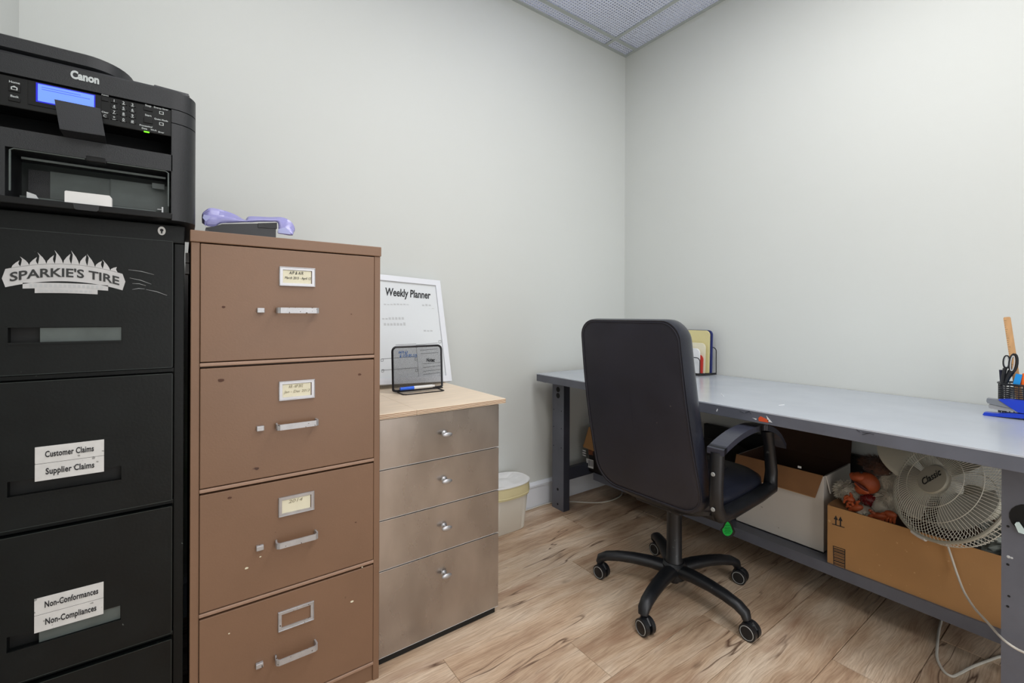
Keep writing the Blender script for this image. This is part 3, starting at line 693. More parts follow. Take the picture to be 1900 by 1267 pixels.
for (xa, xb) in ((-1.962, -1.829), (-1.8285, -1.468)):
    B().box(xa, xb, -.668, -.02, .786, .8035, .0006).done('board', M['ply'], pt_)
    b = B()
    for z in (.7885, .7935, .7985): b.box(xa, xb, -.6684, -.667, z, z+.0018); 
    for z in (.7885, .7935, .7985): b.box(xb-.001 if xb > -1.5 else xb-.0005, xb+(.0004 if xb > -1.5 else 0), -.668, -.02, z, z+.0018)
    b.done('ply_layer', M['kraftd'], pt_)
PT = .8035

# weekly planner leaning on the wall
pyaw = math.radians(4)
pr_ = Vector((math.cos(pyaw), math.sin(pyaw), 0)); BR = Vector((-1.440, -.185, PT+.004)); upv = Vector((-math.sin(pyaw)*.14+.022, .150, .478)); PH = upv.length
upv.normalize(); pr_ = (pr_-upv*pr_.dot(upv)).normalized(); nv = pr_.cross(upv); PW = .41   # nv points to the viewer side
BL = BR-pr_*PW
wp = thing('planner_board', 'white-framed weekly planner whiteboard leaning on the wall atop the plywood', 'whiteboard', tuple((BL+BR)/2))
def PLN(u, v, n=0): return BL+pr_*u+upv*v+nv*n
def pbox(b, u0, u1, v0, v1, n0, n1):
    return b.hexa([PLN(u0, v0, n0), PLN(u1, v0, n0), PLN(u1, v1, n0), PLN(u0, v1, n0), PLN(u0, v0, n1), PLN(u1, v0, n1), PLN(u1, v1, n1), PLN(u0, v1, n1)])
fw = .027
for a in ((0, PW, 0, fw), (0, PW, PH-fw, PH), (0, fw, fw, PH-fw), (PW-fw, PW, fw, PH-fw)): pbox(B(), *a, -.012, .008).done('frame_side', M['frame'], wp)
bd = pbox(B(), fw, PW-fw, fw, PH-fw, -.008, .000).done('board', M['board'], wp)
def plan(px, py):   # plane coords of a pixel
    d = RT*((px-950)/FPX)+UP*(-(py-PCY)/FPX)+FW; t = (BL-CAM).dot(nv)/d.dot(nv); q = CAM+d*t-BL
    return q.dot(pr_), q.dot(upv)
u0, v0 = plan(715, 551); u1, v1 = plan(798, 551)
text('Weekly Planner', .042, M['ink'], bd, PLN(u0, (v0+v1)/2), pr_, upv, 'planner_title', off=.0011, shear=.2, w=u1-u0, hs=1.25)
u0, v0 = plan(791, 671)
text('Notes:', .024, M['ink'], bd, PLN(u0, v0), pr_, upv, 'planner_notes', off=.0009, shear=.3, w=.045)
b = B()
def ln(p, q):
    (a, c), (d_, e) = plan(*p), plan(*q); dirv = Vector((d_-a, e-c)); L_ = dirv.length
    if L_ == 0: return
    nn = Vector((-dirv.y, dirv.x))/L_*.0009
    b.prism([PLN(a+nn.x, c+nn.y, .0003), PLN(d_+nn.x, e+nn.y, .0003), PLN(d_-nn.x, e-nn.y, .0003), PLN(a-nn.x, c-nn.y, .0003)], nv*.0003)
for p, q in (((708, 666), (775, 661)), ((708, 687), (775, 682)), ((708, 709), (777, 700)), ((772, 640), (812, 636)), ((772, 640), (777, 701)), ((708, 716), (777, 708)),
             ((784, 675), (817, 672)), ((785, 682), (817, 678)), ((785, 689), (817, 685)), ((785, 695), (817, 691)), ((785, 701), (818, 697)), ((779, 650), (812, 647)), ((780, 656), (813, 654)), ((734, 640), (772, 638))): ln(p, q)
for x, y in ((816, 634), (772, 666), (773, 687), (709, 668), (710, 688)):
    for p, q in (((x-2, y-2), (x+2, y-2.5)), ((x+2, y-2.5), (x+2, y+2)), ((x+2, y+2), (x-2, y+2.5)), ((x-2, y+2.5), (x-2, y-2))): ln(p, q)
b.done('planner_lines', M['line'], bd)
b = B()
for (x, y, w_, h_) in ((712, 563, 52, 3), (783, 563, 20, 5), (709, 588, 45, 5), (712, 598, 45, 6), (786, 611, 20, 4), (795, 571, 16, 2)):
    n_ = int(w_/6)
    for q in range(n_):
        a, c = plan(x+q*6, y+random.random()*2); d_, e = plan(x+q*6+4.5, y+h_)
        b.prism([PLN(a, c, .0003), PLN(d_, c, .0003), PLN(d_, e, .0003), PLN(a, e, .0003)], nv*.0002)
b.done('faded_handwriting', M['smudge'], bd, kind='stuff')
u0, v0 = plan(739, 656); text('6473 63', .016, M['inkb'], bd, PLN(u0, v0), pr_, upv, 'blue_handwriting', off=.0004, shear=.3, w=.045)
u0, v0 = plan(741, 662); text('$ 159.95 /15', .019, M['inkb'], bd, PLN(u0, v0-.002), pr_, upv, 'blue_handwriting', off=.0004, shear=.3, w=.085)

# black wire mesh file holder
hy_ = -.33
fh = thing('file_holder', 'small black wire mesh file holder standing in front of the weekly planner', 'file holder', (-1.67, -.37, PT))
hx0, hx1 = -1.779, -1.562; hz0, hz1 = PT+.009, .9885; rr_ = .018
def rr_path(x0, x1, z0, z1, y, r, tilt=0):
    pts = []
    for cx, cz, a0 in ((x1-r, z0+r*.3, -90), (x1-r, z1-r, 0), (x0+r, z1-r, 90), (x0+r, z0+r*.3, 180)):
        rz = r if cz > z0+r*.5 else r*.3
        for k in range(6):
            a = math.radians(a0+90*k/5); pts.append((cx+r*math.cos(a), y+tilt*(cz+rz*math.sin(a)-z0), cz+rz*math.sin(a)))
    return pts
B().tube(rr_path(hx0, hx1, hz0, hz1, hy_, rr_, .06), .0044, 8, closed=True).done('frame', M['wire'], fh, smooth=True)
b = B(); pitch = .0040; t_ = .0010
x = hx0+.002
import itertools
# diagonal mesh of flat wires
W_, H_ = hx1-hx0-.006, hz1-hz0-.006
def diag(sgn):
    c = -H_
    while c < W_:
        xa = max(0, c); xb = min(W_, c+H_)
        if xb-xa > .004:
            za, zb_ = (xa-c), (xb-c)
            if sgn < 0: za, zb_ = H_-za, H_-zb_
            d_ = t_*.5
            p = [(hx0+.003+xa, za), (hx0+.003+xb, zb_)]
            b.prism([(p[0][0]-d_, hy_+.06*za, hz0+.003+p[0][1]), (p[0][0]+d_, hy_+.06*za, hz0+.003+p[0][1]), (p[1][0]+d_, hy_+.06*zb_, hz0+.003+p[1][1]), (p[1][0]-d_, hy_+.06*zb_, hz0+.003+p[1][1])], (0, .0006, 0))
        c += pitch
diag(1); diag(-1)
b.done('wire_mesh', M['wire'], fh, kind='stuff')
B().tube([(hx0+.02, hy_+.05, hz0), (hx0+.02, hy_, PT+.003), (hx0+.02, hy_-.055, PT+.0025), (hx0+.03, hy_-.062, PT+.0025), (hx1-.03, hy_-.062, PT+.0025), (hx1-.02, hy_-.055, PT+.0025), (hx1-.02, hy_, PT+.003), (hx1-.02, hy_+.05, hz0)], .0022, 8).done('foot_wire', M['wire'], fh)
B().tube([(hx0+.01, hy_-.012, PT+.012), (hx1-.01, hy_-.012, PT+.012)], .0022, 8).tube([(hx0+.004, hy_, hz0), (hx0+.01, hy_-.026, PT+.009), (hx1-.01, hy_-.026, PT+.009), (hx1-.004, hy_, hz0)], .0018, 6).done('marker_rail', M['wire'], fh)
mk = thing('marker', 'blue-capped white whiteboard marker resting on the wire holder rail', 'marker', (-1.69, hy_-.019, PT+.016))
my_, mz_ = hy_-.02, PT+.0195
B().cyl((-1.758, my_, mz_), (-1.700, my_, mz_), .0062, .0072).done('cap', M['bluem'], mk, smooth=True)
B().cyl((-1.700, my_, mz_), (-1.618, my_, mz_), .007, .0066).cyl((-1.618, my_, mz_), (-1.608, my_, mz_), .0045).done('barrel', M['whitepl'], mk, smooth=True)

# ------------------------------------------------------------------ waste bin
wc = Vector((-1.10, -.118, 0))
wbn = thing('waste_bin', 'small off-white plastic waste bin with pale liner between steel cabinet and desk', 'bin', tuple(wc))
def oval(ax_, ay_, z, pw_=2.6, dy=0, n=40, jit=0):
    r = []
    for k in range(n):
        a = 2*math.pi*k/n; c, s_ = math.cos(a), math.sin(a)
        j = 1+jit*noise.noise(Vector((c*3, s_*3, z*20)))
        r.append((wc.x+ax_*j*math.copysign(abs(c)**(2/pw_), c), wc.y+dy+ay_*j*math.copysign(abs(s_)**(2/pw_), s_), z))
    return r
B().rings([oval(.108, .062, 0, 5), oval(.112, .066, .004, 5), oval(.142, .092, .225, 3), oval(.148, .098, .245, 2.4), oval(.142, .094, .245, 2.4), oval(.105, .06, .01, 4)]).done('bucket', M['bin'], wbn, smooth=True)
B().rings([oval(.149, .1, .185, 2.6, jit=.02), oval(.152, .102, .205, 2.6, jit=.05), oval(.151, .102, .225, 2.5, jit=.02), oval(.152, .102, .247, 2.4), oval(.146, .097, .2475, 2.4)], False, False).done('liner_fold', M['bagy'], wbn, smooth=True)
b = B(); b.tube(oval(.152, .102, .249, 2.4), .004, 6, closed=True); b.rings([oval(.150, .1, .250, 2.4), oval(.13, .085, .254, 2.4, jit=.1), oval(.09, .06, .240, 2.4, jit=.2), oval(.03, .02, .252, 2.4)], False, True); b.done('liner', M['whitepl'], wbn, smooth=True)
b = B(); b.tube([p for p in oval(.150, .1, .195, 2.6, jit=.05)], .0035, 6, closed=True).done('liner_band', M['bagy'], wbn, smooth=True)

# ------------------------------------------------------------------ desk
dk = thing('desk', 'long grey steel work desk with lower shelf along the right wall', 'desk', (-.42, -1.0, 0))
DX, DT, D0, D1 = -.820, .785, -.055, -2.02
B().box(DX+.0005, -.004, D1, D0, DT-.003, DT, .0008).done('laminate', M['desktop'], dk)
b = B(); b.box(DX, DX+.02, D1, D0, DT-.042, DT-.0025, .001); b.box(DX+.02, -.006, D0-.02, D0, DT-.042, DT-.0025); b.box(DX+.02, -.006, D1, D1+.02, DT-.042, DT-.0025); b.box(DX+.02, -.006, D1+.02, D0-.02, DT-.02, DT-.0025)
b.prism([(DX+.02, D0, DT-.042), (DX+.05, D0, DT-.055), (DX+.12, D0, DT-.055), (DX+.14, D0, DT-.042)], (0, -.02, 0))
b.done('tabletop', M['deskmetal'], dk)
LX = -.705
for nm, y1 in (('front', -.062), ('near', -1.862)):
    y0 = y1-.097
    lg = B().box(LX, LX+.004, y0, y1, 0.0, DT-.043).box(LX+.004, LX+.046, y1-.003, y1, 0, DT-.043).done('leg', M['deskmetal'], dk)
    B().box(LX+.0005, LX+.046, y0-.0005, y0+.003, 0, DT-.043).done('leg_flange', M['deskdark'], lg)
    cy_ = (y0+y1)/2
    hl = [(r, cy_-(.0 if nm == 'front' else .005), z) for z, r in (((.690, .0155), (.655, .0155)) if nm == 'front' else ((.60, .04),))]
    hl += [(.003, yy, z) for z in (.57, .47, .36) for yy in (y1-.012, y0+.02)]+[(.008, cy_, .115), (.006, cy_, .03)]
    for r, yy, z in hl: B().lathe([(r, 0), (r, .0006)], (LX-.0002, yy, z), (-1, 0, 0), 20 if r > .005 else 10).done('hole', M['hole'], lg)
    # rear leg and stretcher
    B().box(-.06, -.056, y0, y1, 0, DT-.043).box(-.056, -.02, y0, y0+.003, 0, DT-.043).done('leg', M['deskdark'], dk)
    ya, yb = (y1-.04, y1-.005) if nm == 'front' else (y0+.005, y0+.04)
    B().box(LX+.046, -.06, ya, yb, .145, .215, .003).done('stretcher', M['deskdark'], dk)
# torn hole with a pale plastic piece in the near leg
lg = [c for c in dk.children if c.name.startswith('leg')][-2]
tag_ = B().prism([P(1883, 972, 0, LX-.004), P(1886, 968, 0, LX-.004), P(1891, 968, 0, LX-.004), P(1903, 985, 0, LX-.004), P(1903, 991, 0, LX-.004), P(1890, 987, 0, LX-.004)], (-.004, 0, 0)).done('plastic_clip', mat('pale_clip', (206, 226, 226), .35), dk)
for (x, y, r) in ((1871, 1033, .004), (1877, 1035, .003), (1872, 1106, .003)):
    pp = P(x, y, 0, LX-.0002); B().lathe([(r, 0), (r*.7, .0008)], pp, (-1, 0, 0), 7).done('paint_chip', M['smudge'] if y < 1100 else M['hole'], dk)
sx = -.455
B().box(sx, sx+.004, D1+.05, -.15, .130, .172).box(sx+.004, -.04, D1+.05, -.15, .164, .172).done('lower_shelf', M['deskmetal'], dk)
B().box(DX-.0004, DX+.003, D1, D0, DT-.0045, DT+.0002).done('desk_edge_highlight', mat('edge_highlight_paint', (186, 192, 202), .3), dk)  # pale strip painted as the highlight on the top front edge
# marks on the front edge
b = B(); b.prism([P(*q, 0, DX-.0002) for q in ((1407, 776), (1411, 772), (1417, 775), (1426, 779), (1426, 784), (1408, 781))], (-.0006, 0, 0)); b.done('red_mark', M['red'], dk)
b = B(); b.prism([P(*q, 0, DX-.0002) for q in ((1422, 771), (1426, 776), (1433, 784), (1425, 782))], (-.0006, 0, 0)); b.prism([P(*q, 0, DX-.0002) for q in ((1396, 775), (1404, 777), (1403, 779))], (-.0006, 0, 0)); b.prism([P(*q, 0, DX-.0002) for q in ((1329, 762), (1331, 758), (1332, 760), (1330, 764))], (-.0006, 0, 0)); b.done('white_chip', M['paper'], dk)
b = B()
for s_ in (((1373, 762), (1380, 765)), ((1382, 766), (1391, 763)), ((1391, 763), (1394, 768)), ((1590, 797), (1596, 801)), ((1600, 801), (1622, 805)), ((1600, 806), (1615, 803))):
    b.tube([P(*s_[0], 0, DX-.0003), P(*s_[1], 0, DX-.0003)], .0012, 5)
b.done('scuff', M['deskdark'], dk)
b = B()
for s_ in (((1338, 731), (1343, 735)), ((1445, 752), (1455, 751))): b.tube([P(*s_[0], 2, DT+.0004), P(*s_[1], 2, DT+.0004)], .0014, 5)
b.done('chip', M['paper'], dk)

# things on the desk -----------------------------------------------------------
so = thing('letter_sorter', 'black wire letter sorter stuffed with folders on the desk behind the chair', 'sorter', (-.08, -.58, DT))
sy1, sy0 = -.44, -.672
def arch(x, y0, y1, z0, z1, r=.02):
    pts = [(x, y0, z0)]
    for k in range(6): a = math.pi-math.pi/2*k/5; pts.append((x, y0+r+r*math.cos(a), z1-r+r*math.sin(a)))
    for k in range(6): a = math.pi/2-math.pi/2*k/5; pts.append((x, y1-r+r*math.cos(a), z1-r+r*math.sin(a)))
    pts.append((x, y1, z0)); return pts
for x, h, ye in ((-.035, .155, sy0-.012), (-.145, .10, sy0+.02)):
    B().tube(arch(x, ye, sy1, DT+.012, DT+h), .0026, 7).done('wire_arch', M['wire'], so, smooth=True)
B().tube([(-.03, sy0-.01, DT+.006), (-.17, sy0+.01, DT+.006), (-.17, sy1, DT+.006), (-.03, sy1, DT+.006)], .003, 7, closed=True).tube([(-.035, sy0-.012, DT+.012), (-.145, sy0+.02, DT+.012)], .0026, 7).done('base_wire', M['wire'], so)
def folder(nm, m, x, y0, y1, z1, lab, cat, th=.004, lean=.02, grp=None):
    b = B(); r = .025; n = 6
    prof = [(y0, DT+.012), (y0-.002, z1-r)]+[(y0-.002+r-r*math.cos(math.pi/2*k/n), z1-r+r*math.sin(math.pi/2*k/n)) for k in range(1, n+1)]+[(y1, z1), (y1, DT+.012)]
    b.prism([(x+lean*(z-DT), y, z) for y, z in prof], (th, 0, 0)); return tag(b.done(nm, m), lab, cat, grp)
folder('navy_binder', M['navy'], -.058, sy0+.004, sy1+.02, DT+.252, 'dark blue folder at the back of the wire letter sorter', 'folder', .010)
folder('manila_folder', M['manila'], -.078, sy0+.010, sy1+.02, DT+.25, 'tall manila folder filling the wire letter sorter', 'folder', .012)
folder('envelope', M['card'], -.098, sy0+.020, sy1+.01, DT+.18, 'cream envelope in the wire letter sorter before the manila folder', 'envelope', .006)
folder('red_folder', M['redp'], -.108, sy0+.026, sy1+.01, DT+.115, 'thin red folder edge low in the wire letter sorter', 'folder', .003)
folder('paper_bundle', M['paper'], -.132, sy0+.036, sy1, DT+.15, 'bundle of white papers at the front of the letter sorter', 'paper', .012)

cc = Vector((-.176, -1.843, DT)); cr = .052
cpn = thing('pen_cup', 'black plastic mesh pen cup on the desk behind the blue stapler', 'cup', tuple(cc))
b = B(); b.lathe([(cr-.002, 0), (cr-.002, .004)], cc, n=36)
for k in range(14):
    z = .008+k*.0068; b.tube([(cc.x+cr*math.cos(a), cc.y+cr*math.sin(a), cc.z+z) for a in [i*math.pi/18 for i in range(36)]], .0017, 5, closed=True)
b.done('mesh_wall', M['blackpl'], cpn)
b = B()
for i in range(30):
    a = i*2*math.pi/30; b.tube([(cc.x+cr*math.cos(a), cc.y+cr*math.sin(a), cc.z), (cc.x+cr*math.cos(a), cc.y+cr*math.sin(a), cc.z+.105)], .0013, 5)
b.done('rib', M['blackpl'], cpn, kind='stuff')
B().tube([(cc.x+(cr+.001)*math.cos(a), cc.y+(cr+.001)*math.sin(a), cc.z+.108) for a in [i*math.pi/18 for i in range(36)]], .0035, 6, closed=True).done('rim', M['blackpl'], cpn, smooth=True)
# ruler
q0 = P(1887, 712, 0, -.19); q1 = P(1868, 588, 0, -.17)
rd = (q1-q0).normalized(); rs = rd.cross(Vector((1, 0, 0))).normalized()*.0085
rl = thing('ruler', 'wooden ruler standing upright in the black pen cup', 'ruler', tuple(q0-rd*.09))
q0 = q0-rd*.09
B().prism([q0-rs, q0+rs, q1+rs-rd*.003, q1+rs*.7, q1-rs*.7, q1-rs-rd*.003], (.003, 0, 0)).done('blade', M['wood'], rl)
b = B()
for k in range(26):
    c_ = q1-rd*(.012+k*.0075); L_ = .006 if k % 4 == 0 else .0032
    s1 = rs*.95; s2 = rs.normalized()*L_
    b.prism([c_+s1+Vector((-.0003, 0, 0)), c_+s1-s2+Vector((-.0003, 0, 0)), c_+s1-s2-rd*.0008+Vector((-.0003, 0, 0)), c_+s1-rd*.0008+Vector((-.0003, 0, 0))], (-.0002, 0, 0))
b.done('scale_marks', M['ink'], rl)
# scissors
ssx = -.21
ss = thing('scissors', 'black scissors with grey-lined handles, points down in the pen cup', 'scissors', (ssx, -1.83, DT+.02))
def loop_at(cx, cy, rx, ry, rot, x, n=18): 
    out = []
    for k in range(n):
        a = 2*math.pi*k/n; u = rx*math.cos(a); v = ry*math.sin(a); c_, s_ = math.cos(rot), math.sin(rot)
        out.append(P(cx+u*c_-v*s_, cy+u*s_+v*c_, 0, x))
    return out
B().tube(loop_at(1867.5, 671.5, 5.2, 11.5, .05, ssx), .0032, 7, closed=True).tube([P(1865, 683, 0, ssx), P(1862, 697, 0, ssx), P(1860, 712, 0, ssx)], [.0055, .005, .005], 7).done('handle', M['blackpl'], ss, smooth=True)
B().tube(loop_at(1880.5, 673.5, 6.5, 16.5, .12, ssx-.004), .0040, 7, closed=True).tube([P(1877, 688, 0, ssx), P(1870, 700, 0, ssx), P(1864, 715, 0, ssx)], [.009, .007, .005], 7).done('handle', M['blackpl'], ss, smooth=True)
B().tube(loop_at(1867.5, 671, 3.6, 9.5, .05, ssx-.003), .0012, 6, closed=True).tube(loop_at(1878.5, 674, 3.4, 14, .12, ssx-.008), .0015, 6, closed=True).done('grip_lining', M['smudge'], ss, smooth=True)
B().tube([P(1862, 705, 0, ssx), P(1868, 745, 0, ssx)], [.006, .002], 6, flat=.3).done('blades', M['alu'], ss)
tag(B().cyl(P(1859, 712, 0, -.19), P(1857, 686, 0, -.19), .0046).cyl(P(1859, 740, 0, -.19), P(1859, 712, 0, -.19), .0046).done('pen', mat('dark_pen', (38, 40, 60), .35), smooth=True), 'dark thick pen at the left inside the pen cup', 'pen')
tag(B().hexa([P(1878, 716, 0, -.22), P(1892, 716, 0, -.22), P(1892, 716, 0, -.205), P(1878, 716, 0, -.205), P(1885, 693, 0, -.22), P(1897, 695, 0, -.22), P(1897, 695, 0, -.205), P(1885, 693, 0, -.205)]).done('highlighter', M['bluel']), 'light blue highlighter in the pen cup', 'highlighter')
tag(B().cyl(P(1899, 718, 0, -.21), P(1899, 700, 0, -.21), .007).cyl(P(1899, 700, 0, -.21), P(1901, 693, 0, -.21), .006, .004).done('highlighter', M['orange']), 'orange highlighter at the right of the pen cup', 'highlighter')
# stapler, lying along the desk in front of the cup
stx = -.262
st = thing('stapler', 'blue and grey stapler on the desk in front of the pen cup', 'stapler', (stx, -1.83, DT))
def sp(px, py, dx=0): return P(px, py, 0, stx+dx)
wv_ = (.032, 0, 0)
B().prism([sp(1823, 769), sp(1826, 765), sp(1850, 767), sp(1880, 767), sp(1905, 769), sp(1915, 778), sp(1860, 773.5), sp(1826, 771)], wv_).done('base', M['blue'], st)
B().prism([sp(1832, 748, .004), sp(1830, 744, .004), sp(1831, 739, .004), sp(1856, 742, .004), sp(1880, 757, .004), sp(1886, 761, .004)], (.024, 0, 0)).done('nose', M['greypl'], st)
B().prism([sp(1852, 741.5, .002), sp(1870, 741, .002), sp(1915, 746, .002), sp(1915, 770, .002), sp(1888, 765, .002)], (.028, 0, 0)).done('arm', M['blue'], st)
B().prism([sp(1834, 754, .008), sp(1835, 750, .008), sp(1886, 761, .008), sp(1886, 764, .008), sp(1860, 762, .008), sp(1835, 757, .008)], (.016, 0, 0)).done('magazine', M['alu'], st)

# ------------------------------------------------------------------ swivel chair
HUB = Vector((-.845, -.972, 0)); TH = math.radians(2.3)
cf = Vector((math.cos(TH), math.sin(TH), 0)); cl = Vector((math.sin(TH), -math.cos(TH), 0))
def CH(v): return HUB+cf*v[0]+cl*v[1]+Vector((0, 0, v[2]))
ch = thing('office_chair', 'high-back black leather swivel chair on casters at the grey desk', 'chair', tuple(HUB), TH)
def backline(z):       # forward position of the rear face of the backrest
    t = (z-.42)/(1.105-.42); return -.183-.142*t-.018*math.sin(math.pi*min(1, max(0, t)))
def outline(inset):
    pts = []; zt_, zb_ = 1.105, .420
    def wid(z): t = (z-zb_)/(zt_-zb_); return (.240-.022*t)
    rt_, rb_ = .065, .095
    segs = []
    for sgn, (cz, r, a0) in ((1, (zt_-rt_, rt_, 90)), (1, (zb_+rb_, rb_, 0))):
        for k in range(9):
            a = math.radians(a0-90*k/8); z = cz+r*math.sin(a); segs.append((wid(z)-r+r*math.cos(a), z))
        if a0 == 90:
            for k in range(1, 8): z = (zt_-rt_)+(zb_+rb_-zt_+rt_)*k/8; segs.append((wid(z), z))
    segs += [(-x, z) for x, z in segs[::-1]]
    cz = .77; out = []
    for x, z in segs:
        d_ = Vector((x, z-cz)); L_ = d_.length; kx_ = max(0, 1-inset/ .23); kz_2 = max(0, 1-inset/.34)
        out.append((x*kx_, cz+(z-cz)*kz_2))
    return out
def ringat(inset, df, dome=0): 
    return [(backline(z)+df, x, z) for x, z in outline(inset)]
b = B(CH); b.rings([ringat(i_, d_) for i_, d_ in ((.225, -.004), (.15, -.004), (.08, -.003), (.03, -.001), (.012, .001), (.009, .006))], True, True)
b.done('back_panel', M['chair'], ch, smooth=True, ang=50)
b = B(CH); b.rings([ringat(i_, d_) for i_, d_ in ((.012, .002), (.003, .0), (.0, .010), (-.002, .030), (-.001, .055), (.006, .075), (.02, .09), (.05, .1), (.12, .105), (.225, .10))], True, True)
b.done('back_cushion', M['leather'], ch, smooth=True, ang=60)
# piping along the edge of the rear panel
B(CH).tube([(p[0]+.0015, p[1], p[2]) for p in ringat(.010, -.001)], .0022, 6, closed=True).done('piping', M['chair'], ch, smooth=True)
# seat
def sring(hx, f0, f1, z, pw_=4, n=40):
    r = []
    for k in range(n):
        a = 2*math.pi*k/n; c, s_ = math.cos(a), math.sin(a)
        r.append(((f0+f1)/2+(f1-f0)/2*math.copysign(abs(c)**(2/pw_), c), hx*math.copysign(abs(s_)**(2/pw_), s_), z))
    return r
B(CH).rings([sring(.22, -.16, .25, .425), sring(.252, -.17, .285, .432), sring(.262, -.18, .292, .455), sring(.258, -.18, .290, .485), sring(.235, -.17, .272, .50), sring(.16, -.14, .20, .503, 3), sring(.08, -.06, .1, .496, 2.5)]).done('seat', M['leather'], ch, smooth=True, ang=60)
B(CH).tube([(.262, .10, .492), (.16, .135, .503), (.0, .145, .505), (-.12, .14, .503)], .002, 6).tube([(.262, -.10, .492), (.16, -.135, .503), (.0, -.145, .505), (-.12, -.14, .503)], .002, 6).done('seat_seam', M['chair'], ch, smooth=True)
B(CH).rings([sring(.19, -.15, .20, .395), sring(.235, -.17, .25, .415), sring(.238, -.17, .255, .434)]).done('seat_pan', M['chairpl'], ch, smooth=True)
b = B(CH); b.box(-.12, .12, -.10, .10, .37, .396, .008); b.done('tilt_mechanism', M['chairpl'], ch)
b = B(CH); b.tube([(-.06, 0, .412), (-.12, 0, .425), (-.13, 0, .48)], [.03, .028, .024], 10, flat=.4); b.done('back_bracket', M['chairpl'], ch)
lv = B(CH).tube([(.02, .09, .385), (.0, .18, .38), (-.02, .235, .382)], [.005, .005, .008], 8).done('height_lever', M['chairpl'], ch, smooth=True)
for sg in (1, -1):
    a0, a1 = (.248, .305) if sg > 0 else (-.145, -.2); lo_, hi_ = min(a0, a1), max(a0, a1)
    if sg < 0: CHX = lambda v: CH((v[0]+.06, v[1], v[2]))
    else: CHX = CH
    # curved arm top
    prof = [(-.205, .682), (-.14, .702), (-.06, .718), (.03, .724), (.11, .718), (.19, .696), (.26, .660), (.315, .612)]
    prof = [(v.x, v.y) for v in smoothc([Vector((f_, z_, 0)) for f_, z_ in prof], 4)]
    b = B(CHX); NP = len(prof)-1
    for i in range(NP):
        (f0, z0), (f1, z1) = prof[i], prof[i+1]; wi = .009*max(0, i/NP-.5)*2; wj = .009*max(0, (i+1)/NP-.5)*2
        b.hexa([(f0, lo_+wi, z0-.020), (f1, lo_+wj, z1-.020), (f1, hi_-wj, z1-.020), (f0, hi_-wi, z0-.020), (f0, lo_+wi, z0), (f1, lo_+wj, z1), (f1, hi_-wj, z1), (f0, hi_-wi, z0)])
    bmesh.ops.remove_doubles(b.bm, verts=b.bm.verts, dist=.0002)
    arm = b.done('armrest', M['armtop'], ch, smooth=True, ang=50)
    m1, m2 = (a0+a1)/2-.022, (a0+a1)/2+.022
    b = B(CHX)
    # rear post, lower rail, front post: one bent arm frame
    fr_ = [(-.190, .668), (-.198, .55), (-.196, .49), (-.175, .452), (-.10, .447), (.10, .450), (.215, .458), (.226, .52), (.205, .62), (.185, .684)]
    b.tube([(f_, (a0+a1)/2, z_) for f_, z_ in fr_], [.021, .020, .020, .022, .024, .024, .024, .020, .018, .021], 12, flat=1.12, up=(0, 1, 0))
    b.done('arm_frame', M['chairpl'], arm, smooth=True, ang=60)
    b = B(CHX)
    for f_, z_ in (((-.214, .60), (-.214, .485)) if sg > 0 else ((-.10, .60),)): b.lathe([(.007, 0), (.006, .003)], (f_-.004, (a0+a1)/2, z_), (-1, 0, 0), 12)
    b.done('screw_cap', M['rim'], arm)
    for fa_, fb_ in ((.12, .22), (-.12, -.05)): B(CHX).box(fa_, fb_, min(.15*sg, .255*sg) if sg > 0 else -.2, max(.15*sg, .255*sg) if sg > 0 else -.1, .400, .424, .006).done('seat_bracket', M['chairpl'], arm)
# gas lift and five-star base
B(CH).lathe([(.034, .10), (.034, .135), (.030, .14), (.029, .29), (.0275, .37)], (0, 0, 0), n=28).done('gas_lift', M['chairpl'], ch, smooth=True)
hubm = B(CH).lathe([(.020, .045), (.024, .06), (.046, .066), (.05, .085), (.048, .118), (.038, .128)], (0, 0, 0), n=28).done('base_hub', M['chairpl'], ch, smooth=True)
for k in range(5):
    a = math.radians(50.5+72*k)-TH; c_, s_ = math.cos(a), math.sin(a)
    b = B(); lp = [(.03, .098, .031), (.09, .106, .029), (.16, .107, .0265), (.22, .103, .025), (.27, .094, .0235), (.297, .080, .022), (.303, .062, .018)]
    # chair-local -> world
    d2 = Vector((math.cos(a+TH), math.sin(a+TH), 0)); sd = Vector((-d2.y, d2.x, 0))
    b.tube([HUB+d2*r+Vector((0, 0, z)) for r, z, _ in lp], [w_ for _, _, w_ in lp], 12, flat=.78, up=(0, 0, 1))
    leg = b.done('base_leg', M['chairpl'], ch, smooth=True, ang=60)
    ca = math.radians([268, 276, 262, 270, 280][k]); wd = Vector((math.cos(ca), math.sin(ca), 0)); ax_ = Vector((-wd.y, wd.x, 0))
    cc_ = HUB+d2*.302+Vector((0, 0, .029)); wc_ = cc_+wd*.012
    cas = B(); cas.cyl(cc_+Vector((0, 0, .005)), cc_+Vector((0, 0, .034)), .010)
    for q in (-1, 1): cas.lathe([(.022, -.010), (.029, -.008), (.029, .007), (.025, .010)], wc_+ax_*.014*q, ax_, 24)
    # hood
    cas.tube([wc_+wd*.022+Vector((0, 0, .012)), wc_+wd*.008+Vector((0, 0, .027)), wc_-wd*.016+Vector((0, 0, .022)), wc_-wd*.026+Vector((0, 0, .004))], [.006, .008, .008, .006], 8)
    cs = cas.done('caster', M['chairpl'], leg, smooth=True, ang=40)
